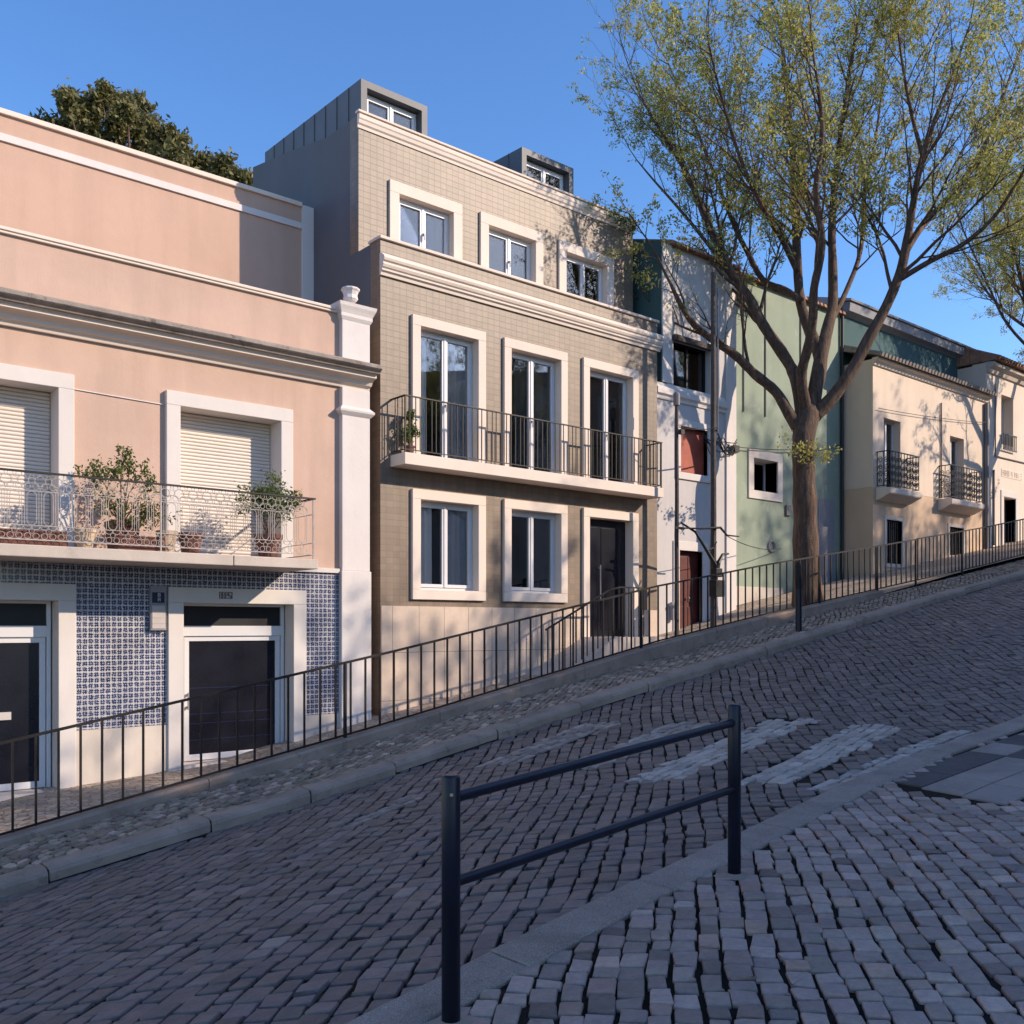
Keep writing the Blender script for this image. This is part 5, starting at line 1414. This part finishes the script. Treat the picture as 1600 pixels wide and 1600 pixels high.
# evergreen rising behind the pink house
YE = 24.0
eb = at(255, 300, YE); ebase = (eb.x, YE, -1.5)
et = thing('evergreen_tree', ebase, 'dark evergreen tree showing above the roof of the pink house', 'tree')
rng = np.random.default_rng(31); mb = MB(); C = []; S = []
mb.tube([ebase, (eb.x, YE, 4), (eb.x - .1, YE, 7.5)], [.4, .32, .25], 10)
blobs = [(150, 165, 26), (128, 175, 18), (185, 172, 24), (200, 195, 24), (165, 205, 28), (148, 225, 26), (222, 190, 18), (232, 215, 26), (262, 215, 20), (200, 235, 32), (248, 245, 30), (285, 240, 24), (315, 258, 24), (290, 275, 28), (335, 280, 26), (352, 262, 14), (368, 275, 18), (385, 285, 16), (240, 280, 30), (190, 265, 28), (345, 310, 30), (395, 305, 16), (118, 195, 12), (200, 310, 40), (280, 320, 40), (160, 152, 14), (205, 165, 12), (110, 160, 10)]
for (px, py, r) in blobs:
    for k in range(3):
        c = at(px + rng.normal(0, r * .35), py + rng.normal(0, r * .3), YE + rng.normal(0, .9)); rr = r * 19.6 / 1500 * 1.0
        for q in range(5):
            o = c + Vector(rng.normal(0, rr * .5, 3)); C.append(tuple(o)); S.append(.085)
        mb.tube([(eb.x, YE, 6.5), (c.x * .5 + eb.x * .5, YE, c.z * .55 + 6.8 * .45), c], [.09, .05, .015], 5)
v, s_, l_ = leaves(rng, C, 26000, S, .08)
mb.build('trunk', M['bark'], et, smooth=True)
np_mesh('crown', v, s_, l_, M['leaf_dark'], parent=et, base=ebase)
e2 = at(80, 200, YE); eb2 = (e2.x, YE, -1.5)
et2 = thing('evergreen_tree', eb2, 'tip of a smaller dark evergreen just over the pink house coping at left', 'tree')
C = [tuple(at(68 + 5 * k, 197 + 3.0 * k + 4 * rng.normal(), YE)) for k in range(7)] * 2 + [tuple(at(80, 225, YE) + Vector(rng.normal(0, .4, 3))) for _ in range(10)]
v, s_, l_ = leaves(rng, C, 1500, .13, .08); np_mesh('crown', v, s_, l_, M['leaf_dark'], parent=et2, base=eb2)
mb = MB(); mb.tube([eb2, (e2.x, YE, e2.z - .4)], [.2, .05], 8); mb.build('trunk', M['bark'], et2)

# ================================================================== houses across the street (they shade the road)
YO = -5.5
def opposite(x0, x1, h, k, mat):
    zb = float(near_z((x0 + x1) / 2)); zt = zb + h
    t = thing('townhouse', ((x0 + x1) / 2, YO, zb), ['ochre', 'grey', 'white', 'buff', 'rose', 'pale', 'sandy', 'tan'][k % 8] + ' rendered house number %s across the road, facing the sunlit row' % ['one', 'two', 'three', 'four', 'five', 'six', 'seven', 'eight'][k], 'house', 'houses across the road')
    n = max(2, int((x1 - x0) / 2.2)); w = (x1 - x0) / n
    holes = []
    for i in range(n):
        c = x0 + w * (i + .5)
        for lev in range(int(h // 3)):
            holes.append((c - .5, c + .5, zb + .9 + 3 * lev, zb + 2.3 + 3 * lev))
    mb = MB(); mb.wall(x0, x1, zb - 2, zt, YO - .3, YO, holes); mb.box(x0, x0 + .2, YO - 9, YO - .301, zb - 2, zt); mb.box(x1 - .2, x1, YO - 9, YO - .301, zb - 2, zt); mb.box(x0, x1, YO - 9.2, YO - 9, zb - 2, zt); mb.build('wall', mat, t)
    mb = MB(); mb.prism_x([(YO + .25, zt), (YO + .25, zt + .1), (YO - 4.6, zt + 1.0), (YO - 9.4, zt + .1), (YO - 9.4, zt)], x0, x1); mb.build('roof', M['rooftile'], t)
    for q in holes:
        mb = MB(); mb.ring(q[0] - .12, q[1] + .12, q[2] - .12, q[3] + .12, .13, YO - .2, YO + .03); mb.box(q[0], q[1], YO - .18, YO - .15, q[2], q[3]); mb.build('window', M['white_trim'], t)
OPP = [(8.5, 14, 7.8), (14, 20, 9.2), (20, 26, 9.0), (26, 32, 9.3), (32, 38.5, 9.3), (38.5, 45, 9.3), (45, 52, 9.3)]
mats = [M['cream'], M['greyplaster'], M['whitehouse'], M['cream2'], M['peach_up'], M['plinth'], M['yellow']]
for k, (a, b, h) in enumerate(OPP): opposite(a, b, h, k, mats[k])

# ================================================================== light, sky, camera
SUN = Vector((.88, -1.0, .68)).normalized()
sd = bpy.data.lights.new('sun', 'SUN'); sd.energy = 3.4; sd.angle = math.radians(.5); sd.color = (1.0, .82, .64)
so = bpy.data.objects.new('sun', sd); COL.objects.link(so); so.location = (20, -10, 30)
so.rotation_euler = (-SUN).to_track_quat('-Z', 'Y').to_euler()
w = bpy.data.worlds.new('World'); scene.world = w; w.use_nodes = True
t = w.node_tree; bg = t.nodes['Background']
sky = t.nodes.new('ShaderNodeTexSky'); sky.sky_type = 'NISHITA'; sky.sun_disc = False
sky.sun_elevation = math.asin(SUN.z); sky.sun_rotation = math.atan2(SUN.x, SUN.y)
sky.air_density = 1.0; sky.dust_density = .4; sky.ozone_density = 4.0; sky.altitude = 50
hs = t.nodes.new('ShaderNodeHueSaturation'); hs.inputs['Saturation'].default_value = 1.15; hs.inputs['Hue'].default_value = .506
t.links.new(sky.outputs[0], hs.inputs['Color']); t.links.new(hs.outputs[0], bg.inputs['Color']); bg.inputs['Strength'].default_value = .15

cd = bpy.data.cameras.new('camera'); co = bpy.data.objects.new('camera', cd); COL.objects.link(co)
cd.sensor_width = 36; cd.lens = 36 * 1500 / 1600; cd.shift_y = 180 / 1600
cd.clip_start = .05; cd.clip_end = 500
fw = Vector((FW[0], FW[1], 0)).normalized()
co.rotation_euler = fw.to_track_quat('-Z', 'Y').to_euler(); co.location = (0, 0, 0)
scene.camera = co
scene.view_settings.view_transform = 'Standard'; scene.view_settings.look = 'None'
scene.view_settings.exposure = .80; scene.view_settings.gamma = 1
